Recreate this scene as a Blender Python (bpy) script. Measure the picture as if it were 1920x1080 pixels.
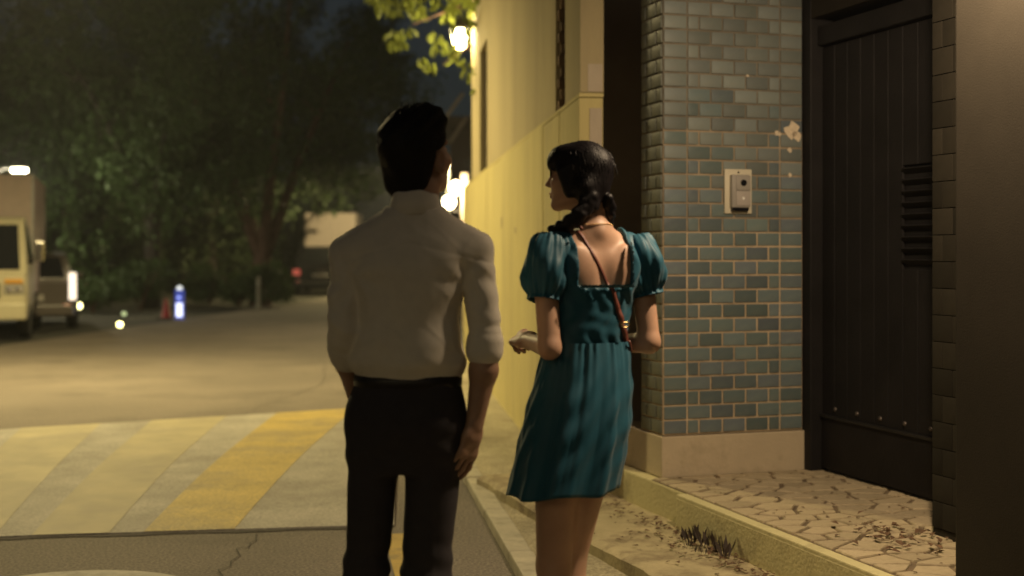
import bpy, bmesh, math, random
import numpy as np
from mathutils import Vector, Matrix

for _o in list(bpy.data.objects):
    bpy.data.objects.remove(_o, do_unlink=True)
SC = bpy.context.scene
COL = SC.collection
R = math.radians

# ------------------------------------------------------------------ camera
cam_d = bpy.data.cameras.new('camera')
cam_d.sensor_width = 36.0
cam_d.lens = 46.9
cam_d.shift_y = -65.0 / 1920.0
cam_d.clip_start = 0.05
cam_d.clip_end = 600.0
cam_d.dof.use_dof = True
cam_d.dof.focus_distance = 4.85
cam_d.dof.aperture_fstop = 1.8
cam = bpy.data.objects.new('camera', cam_d)
cam.location = (0, 0, 1.39)
cam.rotation_euler = (R(90), 0, 0)
COL.objects.link(cam)
SC.camera = cam

# ------------------------------------------------------------------ night sky
world = bpy.data.worlds.new('World')
SC.world = world
world.use_nodes = True
_nt = world.node_tree
_bg = _nt.nodes['Background']
_sky = _nt.nodes.new('ShaderNodeTexSky')
_sky.sky_type = 'NISHITA'
_sky.sun_disc = False
_sky.sun_elevation = R(20.0)
_sky.sun_rotation = R(180)
_sky.dust_density = 3.0
_nt.links.new(_sky.outputs['Color'], _bg.inputs['Color'])
_bg.inputs['Strength'].default_value = 0.0042

# lamps of the place and added ones (each is built with its housing further down; power in watts)
P_STREET = 3900.0     # street lamp above the road, just above the frame
P_BACK = 2500.0       # added fill lamp behind the viewer, unseen
P_FAR = 3200.0         # added lamp far up the road, unseen, brightens the white truck
P_LANTERN = 70.0     # wall lantern behind the leaves
P_GLOBE = 90.0        # each of the twin globes
P_LEFT = 330.0        # roadside lamp at the far left
P_PORCH = 235.0       # wall lamp of the porch, right of the frame
SODIUM = (1.0, 0.80, 0.37)
WARM = (1.0, 0.75, 0.48)

SC.view_settings.view_transform = 'Standard'
SC.view_settings.look = 'None'
SC.view_settings.exposure = 0.0
SC.view_settings.gamma = 1.0
SC.render.engine = 'CYCLES'
SC.cycles.use_denoising = True
SC.cycles.max_bounces = 6
SC.cycles.sample_clamp_indirect = 3.0

# ------------------------------------------------------------------ helpers
def tag(o, label=None, cat=None, group=None, kind=None):
    if label: o['label'] = label
    if cat: o['category'] = cat
    if group: o['group'] = group
    if kind: o['kind'] = kind
    return o

def empty(name, loc=(0, 0, 0), rz=0.0, label=None, cat=None, group=None):
    o = bpy.data.objects.new(name, None)
    o.empty_display_size = 0.1
    o.location = loc
    o.rotation_euler = (0, 0, rz)
    COL.objects.link(o)
    return tag(o, label, cat, group)

def link(name, me, mat=None, parent=None, loc=(0, 0, 0), rot=(0, 0, 0)):
    o = bpy.data.objects.new(name, me)
    if mat is not None and not me.materials:
        for m in (mat if isinstance(mat, (list, tuple)) else [mat]):
            me.materials.append(m)
    o.location = loc
    o.rotation_euler = rot
    COL.objects.link(o)
    if parent is not None:
        o.parent = parent
    return o

def smooth(me, angle=None):
    me.polygons.foreach_set('use_smooth', [True] * len(me.polygons))
    if angle is not None:
        me.set_sharp_from_angle(angle=angle)
    me.update()
    return me

def mesh_of(bm, name='m', sm=None):
    me = bpy.data.meshes.new(name)
    bm.normal_update()
    bm.to_mesh(me)
    bm.free()
    if sm is not None:
        smooth(me, sm)
    return me

def pydata(name, v, f, sm=None):
    me = bpy.data.meshes.new(name)
    me.from_pydata([tuple(p) for p in v], [], [tuple(q) for q in f])
    me.update()
    if sm is not None:
        smooth(me, sm)
    return me

class MB:
    """collects shapes into one mesh"""
    def __init__(s):
        s.v = []; s.f = []
    def add(s, v, f):
        n = len(s.v)
        s.v += [tuple(p) for p in v]
        s.f += [tuple(i + n for i in q) for q in f]
        return s
    def box(s, x0, x1, y0, y1, z0, z1, bevel=0.0):
        if bevel <= 0:
            v = [(x, y, z) for z in (z0, z1) for y in (y0, y1) for x in (x0, x1)]
            f = [(0, 2, 3, 1), (4, 5, 7, 6), (0, 1, 5, 4), (2, 6, 7, 3), (0, 4, 6, 2), (1, 3, 7, 5)]
            return s.add(v, f)
        bm = bmesh.new()
        bmesh.ops.create_cube(bm, size=1)
        for q in bm.verts:
            q.co = Vector(((x0 + x1) / 2 + q.co.x * (x1 - x0), (y0 + y1) / 2 + q.co.y * (y1 - y0), (z0 + z1) / 2 + q.co.z * (z1 - z0)))
        bmesh.ops.bevel(bm, geom=bm.edges[:], offset=bevel, segments=2, profile=0.6, affect='EDGES')
        bm.verts.index_update()
        s.add([q.co[:] for q in bm.verts], [[q.index for q in f.verts] for f in bm.faces])
        bm.free()
        return s
    def tube(s, pts, rad, n=8, cap=True):
        pts = [Vector(p) for p in pts]
        if not isinstance(rad, (list, tuple)): rad = [rad] * len(pts)
        v = []; f = []
        ref = Vector((0, 0, 1))
        prev = None
        for i, p in enumerate(pts):
            t = (pts[min(i + 1, len(pts) - 1)] - pts[max(i - 1, 0)])
            t.normalize()
            if prev is None:
                a = t.cross(ref if abs(t.z) < 0.9 else Vector((1, 0, 0))).normalized()
            else:
                a = (prev - t * prev.dot(t)).normalized()
            prev = a
            b = t.cross(a)
            for k in range(n):
                w = 2 * math.pi * k / n
                v.append(p + (a * math.cos(w) + b * math.sin(w)) * rad[i])
        for i in range(len(pts) - 1):
            for k in range(n):
                k2 = (k + 1) % n
                f.append((i * n + k, i * n + k2, (i + 1) * n + k2, (i + 1) * n + k))
        if cap:
            f.append(tuple(range(n))[::-1])
            f.append(tuple((len(pts) - 1) * n + k for k in range(n)))
        return s.add(v, f)
    def lathe(s, prof, c=(0, 0, 0), n=16, cap=True):
        v = []; f = []
        for r, z in prof:
            for k in range(n):
                w = 2 * math.pi * k / n
                v.append((c[0] + r * math.cos(w), c[1] + r * math.sin(w), c[2] + z))
        for i in range(len(prof) - 1):
            for k in range(n):
                k2 = (k + 1) % n
                f.append((i * n + k, i * n + k2, (i + 1) * n + k2, (i + 1) * n + k))
        if cap:
            f.append(tuple(range(n))[::-1])
            f.append(tuple((len(prof) - 1) * n + k for k in range(n)))
        return s.add(v, f)
    def prism(s, poly, z0, z1):
        n = len(poly)
        v = [(x, y, z0) for x, y in poly] + [(x, y, z1) for x, y in poly]
        f = [tuple(range(n))[::-1], tuple(range(n, 2 * n))]
        f += [(i, (i + 1) % n, n + (i + 1) % n, n + i) for i in range(n)]
        return s.add(v, f)
    def mesh(s, name='m', sm=None):
        return pydata(name, s.v, s.f, sm)
    def build(s, name, mat, parent=None, loc=(0, 0, 0), rot=(0, 0, 0), sm=None):
        return link(name, s.mesh(name, sm), mat, parent, loc, rot)

def grid_faces(nu, nv, wrap=False):
    f = []
    for i in range(nv - 1):
        for k in range(nu if wrap else nu - 1):
            k2 = (k + 1) % nu
            f.append((i * nu + k, i * nu + k2, (i + 1) * nu + k2, (i + 1) * nu + k))
    return f

# ------------------------------------------------------------------ materials
MATS = {}
def mat(name, col, rough=0.7, metal=0.0, var=0.0, scale=8.0, bump=0.0, bscale=40.0, col2=None,
        emit=None, estr=0.0, coat=0.0, sss=0.0, sheen=0.0, spec=0.5, detail=6.0, stain=None, stain_scale=1.5,
        stain_amt=0.5, stretch=None, objvar=0.0, trans=0.0, stain_lo=0.5, stain_hi=0.68, grit=0.0, gscale=90.0, huevar=0.0):
    """principled material: noise colour variation, stains with a shape of their own, fine bump"""
    if name in MATS: return MATS[name]
    m = bpy.data.materials.new(name)
    m.use_nodes = True
    nt = m.node_tree
    N, L = nt.nodes, nt.links
    b = N['Principled BSDF']
    b.inputs['Roughness'].default_value = rough
    b.inputs['Metallic'].default_value = metal
    b.inputs['Specular IOR Level'].default_value = spec
    if coat: b.inputs['Coat Weight'].default_value = coat
    if sss:
        b.inputs['Subsurface Weight'].default_value = sss
        b.inputs['Subsurface Radius'].default_value = (0.012, 0.005, 0.003)
        b.inputs['Subsurface Scale'].default_value = 1.0
    if sheen: b.inputs['Sheen Weight'].default_value = sheen
    tc = N.new('ShaderNodeTexCoord')
    vec = tc.outputs['Object']
    if stretch:
        mp = N.new('ShaderNodeMapping')
        mp.inputs['Scale'].default_value = stretch
        L.new(vec, mp.inputs['Vector'])
        vec = mp.outputs['Vector']
    c_out = None
    def rgb(c):
        n = N.new('ShaderNodeRGB'); n.outputs[0].default_value = (*c, 1); return n.outputs[0]
    if var > 0 or col2:
        nz = N.new('ShaderNodeTexNoise')
        nz.inputs['Scale'].default_value = scale
        nz.inputs['Detail'].default_value = detail
        nz.inputs['Roughness'].default_value = 0.62
        L.new(vec, nz.inputs['Vector'])
        rp = N.new('ShaderNodeMapRange')
        rp.inputs['From Min'].default_value = 0.3
        rp.inputs['From Max'].default_value = 0.7
        L.new(nz.outputs['Fac'], rp.inputs['Value'])
        mx = N.new('ShaderNodeMix'); mx.data_type = 'RGBA'
        ca = [c * (1 - var) for c in col]
        cb = list(col2) if col2 else [min(1, c * (1 + var)) for c in col]
        L.new(rgb(ca), mx.inputs['A']); L.new(rgb(cb), mx.inputs['B'])
        L.new(rp.outputs['Result'], mx.inputs['Factor'])
        c_out = mx.outputs['Result']
    else:
        c_out = rgb(col)
    if stain:
        nz2 = N.new('ShaderNodeTexNoise')
        nz2.inputs['Scale'].default_value = stain_scale
        nz2.inputs['Detail'].default_value = 8
        nz2.inputs['Roughness'].default_value = 0.7
        L.new(vec, nz2.inputs['Vector'])
        rp2 = N.new('ShaderNodeMapRange')
        rp2.inputs['From Min'].default_value = stain_lo
        rp2.inputs['From Max'].default_value = stain_hi
        rp2.inputs['To Max'].default_value = stain_amt
        L.new(nz2.outputs['Fac'], rp2.inputs['Value'])
        mx2 = N.new('ShaderNodeMix'); mx2.data_type = 'RGBA'
        L.new(c_out, mx2.inputs['A']); L.new(rgb(stain), mx2.inputs['B'])
        L.new(rp2.outputs['Result'], mx2.inputs['Factor'])
        c_out = mx2.outputs['Result']
    if grit > 0:
        ng = N.new('ShaderNodeTexNoise')
        ng.inputs['Scale'].default_value = gscale
        ng.inputs['Detail'].default_value = 3
        L.new(vec, ng.inputs['Vector'])
        rg = N.new('ShaderNodeMapRange')
        rg.inputs['From Min'].default_value = 0.35; rg.inputs['From Max'].default_value = 0.65
        rg.inputs['To Min'].default_value = 1 - grit; rg.inputs['To Max'].default_value = 1 + grit
        L.new(ng.outputs['Fac'], rg.inputs['Value'])
        hg = N.new('ShaderNodeHueSaturation')
        L.new(rg.outputs['Result'], hg.inputs['Value']); L.new(c_out, hg.inputs['Color'])
        c_out = hg.outputs['Color']
    if objvar > 0:
        oi = N.new('ShaderNodeObjectInfo')
        rp3 = N.new('ShaderNodeMapRange')
        rp3.inputs['To Min'].default_value = 1 - objvar
        rp3.inputs['To Max'].default_value = 1 + objvar
        L.new(oi.outputs['Random'], rp3.inputs['Value'])
        hs = N.new('ShaderNodeHueSaturation')
        L.new(rp3.outputs['Result'], hs.inputs['Value'])
        wn = N.new('ShaderNodeTexWhiteNoise'); wn.noise_dimensions = '1D'
        L.new(oi.outputs['Random'], wn.inputs['W'])
        rp4 = N.new('ShaderNodeMapRange'); rp4.inputs['To Min'].default_value = .5 - huevar; rp4.inputs['To Max'].default_value = .5 + huevar
        L.new(wn.outputs['Value'], rp4.inputs['Value']); L.new(rp4.outputs['Result'], hs.inputs['Hue'])
        L.new(c_out, hs.inputs['Color'])
        c_out = hs.outputs['Color']
    L.new(c_out, b.inputs['Base Color'])
    if bump > 0:
        nb = N.new('ShaderNodeTexNoise')
        nb.inputs['Scale'].default_value = bscale
        nb.inputs['Detail'].default_value = 5
        L.new(vec, nb.inputs['Vector'])
        bp = N.new('ShaderNodeBump')
        bp.inputs['Strength'].default_value = min(1.0, bump)
        bp.inputs['Distance'].default_value = 0.01
        L.new(nb.outputs['Fac'], bp.inputs['Height'])
        L.new(bp.outputs['Normal'], b.inputs['Normal'])
    if emit:
        b.inputs['Emission Color'].default_value = (*emit, 1)
        b.inputs['Emission Strength'].default_value = estr
    if trans > 0:
        tr = N.new('ShaderNodeBsdfTranslucent')
        L.new(c_out, tr.inputs['Color'])
        ms = N.new('ShaderNodeMixShader')
        ms.inputs['Fac'].default_value = trans
        L.new(b.outputs[0], ms.inputs[1]); L.new(tr.outputs[0], ms.inputs[2])
        L.new(ms.outputs[0], N['Material Output'].inputs['Surface'])
    MATS[name] = m
    return m

M = {}
M['asphalt'] = mat('asphalt', (.18, .152, .122), .85, var=.28, scale=1.1, bump=.5, bscale=160, stain=(.09, .075, .06), stain_scale=.55, stain_amt=.6, grit=.38, gscale=70)
M['ground'] = mat('ground', (.05, .048, .035), .95, var=.3, scale=.6, bump=.4, bscale=20)
M['sidewalk'] = mat('sidewalk', (.36, .315, .205), .85, var=.25, scale=2.5, bump=.5, bscale=90, stain=(.17, .14, .085), stain_scale=1.6, stain_amt=.75, grit=.3, gscale=80)
M['kerb'] = mat('kerb', (.46, .42, .31), .8, var=.2, scale=6, bump=.5, bscale=80, stain=(.16, .14, .10), stain_scale=4, stain_amt=.6)
M['hump_white'] = mat('hump_white', (.40, .37, .31), .75, var=.2, scale=2.2, bump=.35, bscale=120, stain=(.20, .175, .14), stain_scale=1.3, stain_amt=.7, stain_lo=.46, grit=.2, gscale=60)
M['hump_yellow'] = mat('hump_yellow', (.50, .37, .085), .7, var=.18, scale=3, bump=.35, bscale=120, stain=(.27, .22, .12), stain_scale=1.7, stain_amt=.8, stain_lo=.44, grit=.2, gscale=60)
M['hump_faded'] = mat('hump_faded', (.44, .38, .22), .7, var=.18, scale=3, bump=.35, bscale=120, stain=(.30, .26, .18), stain_scale=1.6, stain_amt=.8, stain_lo=.42)
M['seam'] = mat('seam', (.07, .06, .05), .9, var=.3, scale=10)
M['line_yellow'] = mat('line_yellow', (.45, .31, .06), .75, var=.2, scale=5, stain=(.16, .13, .08), stain_scale=7, stain_amt=.7)
M['line_white'] = mat('line_white', (.42, .39, .32), .75, var=.2, scale=5, stain=(.16, .14, .11), stain_scale=6, stain_amt=.6)
M['cream_wall'] = mat('cream_wall', (.52, .445, .19), .85, var=.10, scale=2.0, bump=.25, bscale=60, stain=(.34, .28, .14), stain_scale=2.6, stain_amt=.6, stretch=(1, 1, .22))
M['house_wall'] = mat('house_wall', (.39, .325, .18), .9, var=.10, scale=1.2, bump=.35, bscale=110, stain=(.27, .22, .13), stain_scale=1.8, stain_amt=.55, stretch=(1, 1, .22))
M['pink_patch'] = mat('pink_patch', (.46, .39, .29), .9, var=.08, scale=6, bump=.2, bscale=90)
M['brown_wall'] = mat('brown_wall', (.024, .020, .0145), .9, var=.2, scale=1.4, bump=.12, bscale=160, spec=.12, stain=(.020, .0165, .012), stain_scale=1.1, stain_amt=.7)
M['recess_wall'] = mat('recess_wall', (.34, .275, .21), .9, var=.15, scale=2, bump=.3, bscale=70)
M['window_dark'] = mat('window_dark', (.025, .022, .022), .25, var=.1, scale=3)
M['frame_dark'] = mat('frame_dark', (.06, .045, .035), .6, var=.2, scale=9)
M['old_brick'] = mat('old_brick', (.24, .155, .085), .85, var=.25, scale=14, bump=.5, bscale=90, objvar=.25)
M['tile'] = mat('tile', (.128, .165, .168), .38, var=.2, scale=9, objvar=.26, huevar=.05, stain=(.15, .15, .11), stain_scale=5, stain_amt=.5, coat=.15)
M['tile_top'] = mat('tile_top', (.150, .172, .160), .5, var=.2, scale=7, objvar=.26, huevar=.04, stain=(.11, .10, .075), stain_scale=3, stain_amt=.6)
M['tile_side'] = mat('tile_side', (.115, .125, .10), .5, var=.2, scale=9, objvar=.16, stain=(.14, .13, .08), stain_scale=4, stain_amt=.5)  # same tiles as the front, with a sodium lamp tint in the colour
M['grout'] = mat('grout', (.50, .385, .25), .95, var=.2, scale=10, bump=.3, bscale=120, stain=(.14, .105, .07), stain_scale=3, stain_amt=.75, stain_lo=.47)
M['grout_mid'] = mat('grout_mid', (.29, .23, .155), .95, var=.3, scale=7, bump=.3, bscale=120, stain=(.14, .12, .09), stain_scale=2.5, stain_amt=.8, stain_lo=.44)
M['grout_top'] = mat('grout_top', (.16, .14, .105), .95, var=.3, scale=7, bump=.3, bscale=120)
M['plinth'] = mat('plinth', (.52, .43, .29), .85, var=.1, scale=3, bump=.3, bscale=70, stain=(.26, .21, .13), stain_scale=3.2, stain_amt=.6)
M['footing'] = mat('footing', (.62, .56, .30), .85, var=.12, scale=3, bump=.35, bscale=60, stain=(.2, .165, .09), stain_scale=3, stain_amt=.65)
M['mortar'] = mat('mortar', (.19, .14, .085), .95, var=.3, scale=8, bump=.6, bscale=70, stain=(.09, .065, .04), stain_scale=3, stain_amt=.7)
M['stone'] = mat('stone', (.47, .385, .245), .8, var=.18, scale=9, bump=.45, bscale=60, objvar=.16, stain=(.2, .155, .09), stain_scale=4, stain_amt=.6)
M['chip'] = mat('chip', (.60, .50, .36), .95, var=.15, scale=40, bump=.5, bscale=120)
M['gate'] = mat('gate', (.013, .0115, .0115), .62, spec=.3, var=.3, scale=4, bump=.15, bscale=60, metal=.2)
M['gate_stud'] = mat('gate_stud', (.12, .10, .085), .45, metal=.6, var=.1)
M['plastic_pale'] = mat('plastic_pale', (.56, .51, .38), .5, var=.06, scale=12)
M['plastic_grey'] = mat('plastic_grey', (.30, .275, .24), .45, var=.06, scale=12)
M['plastic_light'] = mat('plastic_light', (.38, .34, .30), .4, var=.05, scale=12)
M['lens_black'] = mat('lens_black', (.008, .008, .01), .15)
M['button_white'] = mat('button_white', (.75, .73, .68), .4)
M['metal_dark'] = mat('metal_dark', (.03, .028, .026), .5, metal=.5, var=.2, scale=10)
M['metal_grey'] = mat('metal_grey', (.30, .30, .29), .45, metal=.6, var=.15, scale=10)
M['bark'] = mat('bark', (.13, .075, .055), .95, var=.35, scale=5, bump=.9, bscale=25)
M['bark_dark'] = mat('bark_dark', (.035, .028, .022), .95, var=.35, scale=5, bump=.9, bscale=25)
M['leaf'] = mat('leaf', (.058, .105, .028), .6, var=.35, scale=.8, trans=.25)
M['leaf_dark'] = mat('leaf_dark', (.042, .068, .022), .65, var=.35, scale=.6, trans=.2)
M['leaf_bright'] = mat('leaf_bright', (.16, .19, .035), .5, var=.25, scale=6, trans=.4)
M['litter'] = mat('litter', (.13, .075, .04), .9, var=.5, scale=14)
M['litter_dark'] = mat('litter_dark', (.06, .045, .035), .9, var=.4, scale=14)
# ------------------------------------------------------------------ implicit surfaces (people, clothes, hair)
def v3(*a): return np.array(a, dtype=np.float32)

class Field:
    def __init__(s, lo, hi, h):
        s.lo = np.array(lo, np.float32); s.h = h
        s.n = (np.ceil((np.array(hi) - s.lo) / h)).astype(int) + 1
        s.a = np.full(tuple(s.n), 0.2, np.float32)
        s.ax = [s.lo[i] + h * np.arange(s.n[i], dtype=np.float32) for i in range(3)]
    def sub(s, lo, hi):
        i0 = np.clip(np.floor((np.array(lo) - s.lo) / s.h).astype(int), 0, s.n - 1)
        i1 = np.clip(np.ceil((np.array(hi) - s.lo) / s.h).astype(int) + 1, 1, s.n)
        sl = tuple(slice(i0[k], i1[k]) for k in range(3))
        X = s.ax[0][sl[0]][:, None, None]; Y = s.ax[1][sl[1]][None, :, None]; Z = s.ax[2][sl[2]][None, None, :]
        return sl, X, Y, Z
    def mix(s, sl, d, k, mode='add'):
        a = s.a[sl]
        if mode == 'add':
            if k > 0:
                h = np.maximum(k - np.abs(a - d), 0) / k
                s.a[sl] = np.minimum(a, d) - h * h * k * 0.25
            else:
                s.a[sl] = np.minimum(a, d)
        elif mode == 'sub':
            d = -d
            if k > 0:
                h = np.maximum(k - np.abs(a - d), 0) / k
                s.a[sl] = np.maximum(a, d) + h * h * k * 0.25
            else:
                s.a[sl] = np.maximum(a, d)
    def cone(s, a, b, ra, rb, k=0.02, flat=None, fs=1.0, mode='add'):
        """tapered capsule; flat = unit vector along which it is squeezed by fs (<1 thinner)"""
        a = np.array(a, np.float32); b = np.array(b, np.float32)
        m = max(ra, rb) * max(1.0, 1.0) + k + 3 * s.h
        sl, X, Y, Z = s.sub(np.minimum(a, b) - m, np.maximum(a, b) + m)
        px, py, pz = X - a[0], Y - a[1], Z - a[2]
        d = b - a
        L2 = float(d @ d) + 1e-9
        t = np.clip((px * d[0] + py * d[1] + pz * d[2]) / L2, 0, 1)
        qx, qy, qz = px - t * d[0], py - t * d[1], pz - t * d[2]
        if flat is not None:
            f = np.array(flat, np.float32); f = f / np.linalg.norm(f)
            c = (qx * f[0] + qy * f[1] + qz * f[2]) * (1 / fs - 1)
            qx, qy, qz = qx + c * f[0], qy + c * f[1], qz + c * f[2]
        dist = np.sqrt(qx * qx + qy * qy + qz * qz) - (ra + (rb - ra) * t)
        if flat is not None: dist = dist * (0.5 + 0.5 * fs)
        s.mix(sl, dist, k, mode)
        return s
    def ell(s, c, r, k=0.02, rot=None, mode='add'):
        c = np.array(c, np.float32); r = np.array(r, np.float32)
        m = float(r.max()) + k + 3 * s.h
        sl, X, Y, Z = s.sub(c - m, c + m)
        px, py, pz = X - c[0], Y - c[1], Z - c[2]
        if rot is not None:
            Q = np.array(rot, np.float32)          # world = Q @ local
            px, py, pz = (px * Q[0, 0] + py * Q[1, 0] + pz * Q[2, 0],
                          px * Q[0, 1] + py * Q[1, 1] + pz * Q[2, 1],
                          px * Q[0, 2] + py * Q[1, 2] + pz * Q[2, 2])
        k0 = np.sqrt((px / r[0]) ** 2 + (py / r[1]) ** 2 + (pz / r[2]) ** 2)
        k1 = np.sqrt((px / r[0] ** 2) ** 2 + (py / r[1] ** 2) ** 2 + (pz / r[2] ** 2) ** 2) + 1e-6
        s.mix(sl, k0 * (k0 - 1) / k1, k, mode)
        return s
    def loft(s, rows, k=0.02, p=2.2):
        """rows of (z, cx, cy, rx, ry), elliptic sections with flat ends"""
        rows = sorted(rows)
        q = np.array(rows, np.float32)
        m = k + 3 * s.h
        lo = (min(q[:, 1] - q[:, 3]) - m, min(q[:, 2] - q[:, 4]) - m, q[0, 0] - m)
        hi = (max(q[:, 1] + q[:, 3]) + m, max(q[:, 2] + q[:, 4]) + m, q[-1, 0] + m)
        sl, X, Y, Z = s.sub(lo, hi)
        z = Z[0, 0, :]
        # smooth (cubic) interpolation of the section
        def ip(col):
            zz = q[:, 0]; yy = q[:, col]
            mm = np.gradient(yy, zz)
            i = np.clip(np.searchsorted(zz, z) - 1, 0, len(zz) - 2)
            hh = zz[i + 1] - zz[i]
            t = np.clip((z - zz[i]) / hh, 0, 1)
            return ((2*t**3-3*t**2+1)*yy[i] + (t**3-2*t**2+t)*hh*mm[i] + (-2*t**3+3*t**2)*yy[i+1] + (t**3-t**2)*hh*mm[i+1])[None, None, :]
        cx, cy, rx, ry = ip(1), ip(2), ip(3), ip(4)
        e = ((np.abs(X - cx) / rx) ** p + (np.abs(Y - cy) / ry) ** p) ** (1 / p)
        d = (e - 1) * (0.35 * np.maximum(rx, ry) + 0.65 * np.minimum(rx, ry))
        dz = np.maximum(q[0, 0] - Z, Z - q[-1, 0])
        d = np.maximum(d, dz)
        s.mix(sl, d.astype(np.float32), k)
        return s
    def coords(s):
        return s.ax[0][:, None, None], s.ax[1][None, :, None], s.ax[2][None, None, :]
    def cut(s, d):
        s.a = np.maximum(s.a, d.astype(np.float32))
    def at(s, p):
        g = (np.array(p) - s.lo) / s.h
        i = np.clip(np.floor(g).astype(int), 0, s.n - 2)
        f = g - i
        r = 0.0
        for dx in (0, 1):
            for dy in (0, 1):
                for dz in (0, 1):
                    r += s.a[i[0]+dx, i[1]+dy, i[2]+dz] * (f[0] if dx else 1-f[0]) * (f[1] if dy else 1-f[1]) * (f[2] if dz else 1-f[2])
        return r
    def mesh(s, name, relax=1):
        A = s.a
        ins = A < 0
        c = ins[:-1, :-1, :-1].astype(np.int8)
        tot = np.zeros_like(c)
        for dx in (0, 1):
            for dy in (0, 1):
                for dz in (0, 1):
                    tot += ins[dx:A.shape[0]-1+dx, dy:A.shape[1]-1+dy, dz:A.shape[2]-1+dz]
        act = (tot > 0) & (tot < 8)
        I = np.argwhere(act)
        idx = np.full(act.shape, -1, np.int32)
        idx[act] = np.arange(len(I))
        pos = np.zeros((len(I), 3), np.float32); cnt = np.zeros(len(I), np.float32)
        corners = [(dx, dy, dz) for dx in (0, 1) for dy in (0, 1) for dz in (0, 1)]
        vals = {cn: A[I[:, 0]+cn[0], I[:, 1]+cn[1], I[:, 2]+cn[2]] for cn in corners}
        for c0 in corners:
            for ax in range(3):
                if c0[ax]: continue
                c1 = list(c0); c1[ax] = 1; c1 = tuple(c1)
                a0, a1 = vals[c0], vals[c1]
                x = (a0 < 0) != (a1 < 0)
                t = np.where(x, a0 / np.where(np.abs(a0 - a1) < 1e-9, 1e-9, a0 - a1), 0)
                p = np.tile(np.array(c0, np.float32), (len(I), 1))
                p[:, ax] = t
                pos += np.where(x[:, None], p, 0); cnt += x
        V = s.lo + s.h * (I + pos / np.maximum(cnt, 1)[:, None])
        F = []
        for ax in range(3):
            sl0 = [slice(None)] * 3; sl1 = [slice(None)] * 3
            sl0[ax] = slice(0, -1); sl1[ax] = slice(1, None)
            o = [k for k in range(3) if k != ax]
            for k in o:
                sl0[k] = slice(1, -1); sl1[k] = slice(1, -1)
            a0, a1 = ins[tuple(sl0)], ins[tuple(sl1)]
            E = np.argwhere(a0 != a1)
            if len(E) == 0: continue
            flip = a0[tuple(E.T)]
            base = E.copy(); 
            for k in o: base[:, k] += 1
            def cell(d0, d1):
                q = base.copy(); q[:, o[0]] += d0; q[:, o[1]] += d1
                return idx[q[:, 0], q[:, 1], q[:, 2]]
            q = np.stack([cell(-1, -1), cell(0, -1), cell(0, 0), cell(-1, 0)], 1)
            if ax == 1: flip = ~flip
            q[~flip] = q[~flip][:, ::-1]
            F.append(q)
        F = np.concatenate(F)
        F = F[(F >= 0).all(1)]
        # relax
        for _ in range(relax):
            acc = np.zeros_like(V); n = np.zeros(len(V), np.float32)
            for k in range(4):
                np.add.at(acc, F[:, k], V[F[:, (k + 1) % 4]] + V[F[:, (k - 1) % 4]])
                np.add.at(n, F[:, k], 2)
            V = 0.5 * V + 0.5 * acc / np.maximum(n, 1)[:, None]
        me = bpy.data.meshes.new(name)
        me.vertices.add(len(V)); me.vertices.foreach_set('co', V.astype(np.float32).ravel())
        me.loops.add(len(F) * 4); me.loops.foreach_set('vertex_index', F.astype(np.int32).ravel())
        me.polygons.add(len(F)); me.polygons.foreach_set('loop_start', np.arange(0, len(F) * 4, 4, dtype=np.int32))
        me.polygons.foreach_set('use_smooth', np.ones(len(F), bool))
        me.update(calc_edges=True)
        me.validate()
        return me

def wob(X, Y, Z, seed, f, n=5):
    """smooth pseudo noise, about -1..1"""
    r = np.random.RandomState(seed)
    o = 0
    for i in range(n):
        w = r.normal(size=3) * f * (0.6 + 0.5 * i / n)
        o = o + np.sin(w[0] * X + w[1] * Y + w[2] * Z + r.uniform(0, 6.28))
    return o / n * 1.4

def rotm(yaw, pitch=0.0, roll=0.0):
    return np.array(Matrix.Rotation(yaw, 3, 'Z') @ Matrix.Rotation(pitch, 3, 'X') @ Matrix.Rotation(roll, 3, 'Y'), np.float32)

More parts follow.
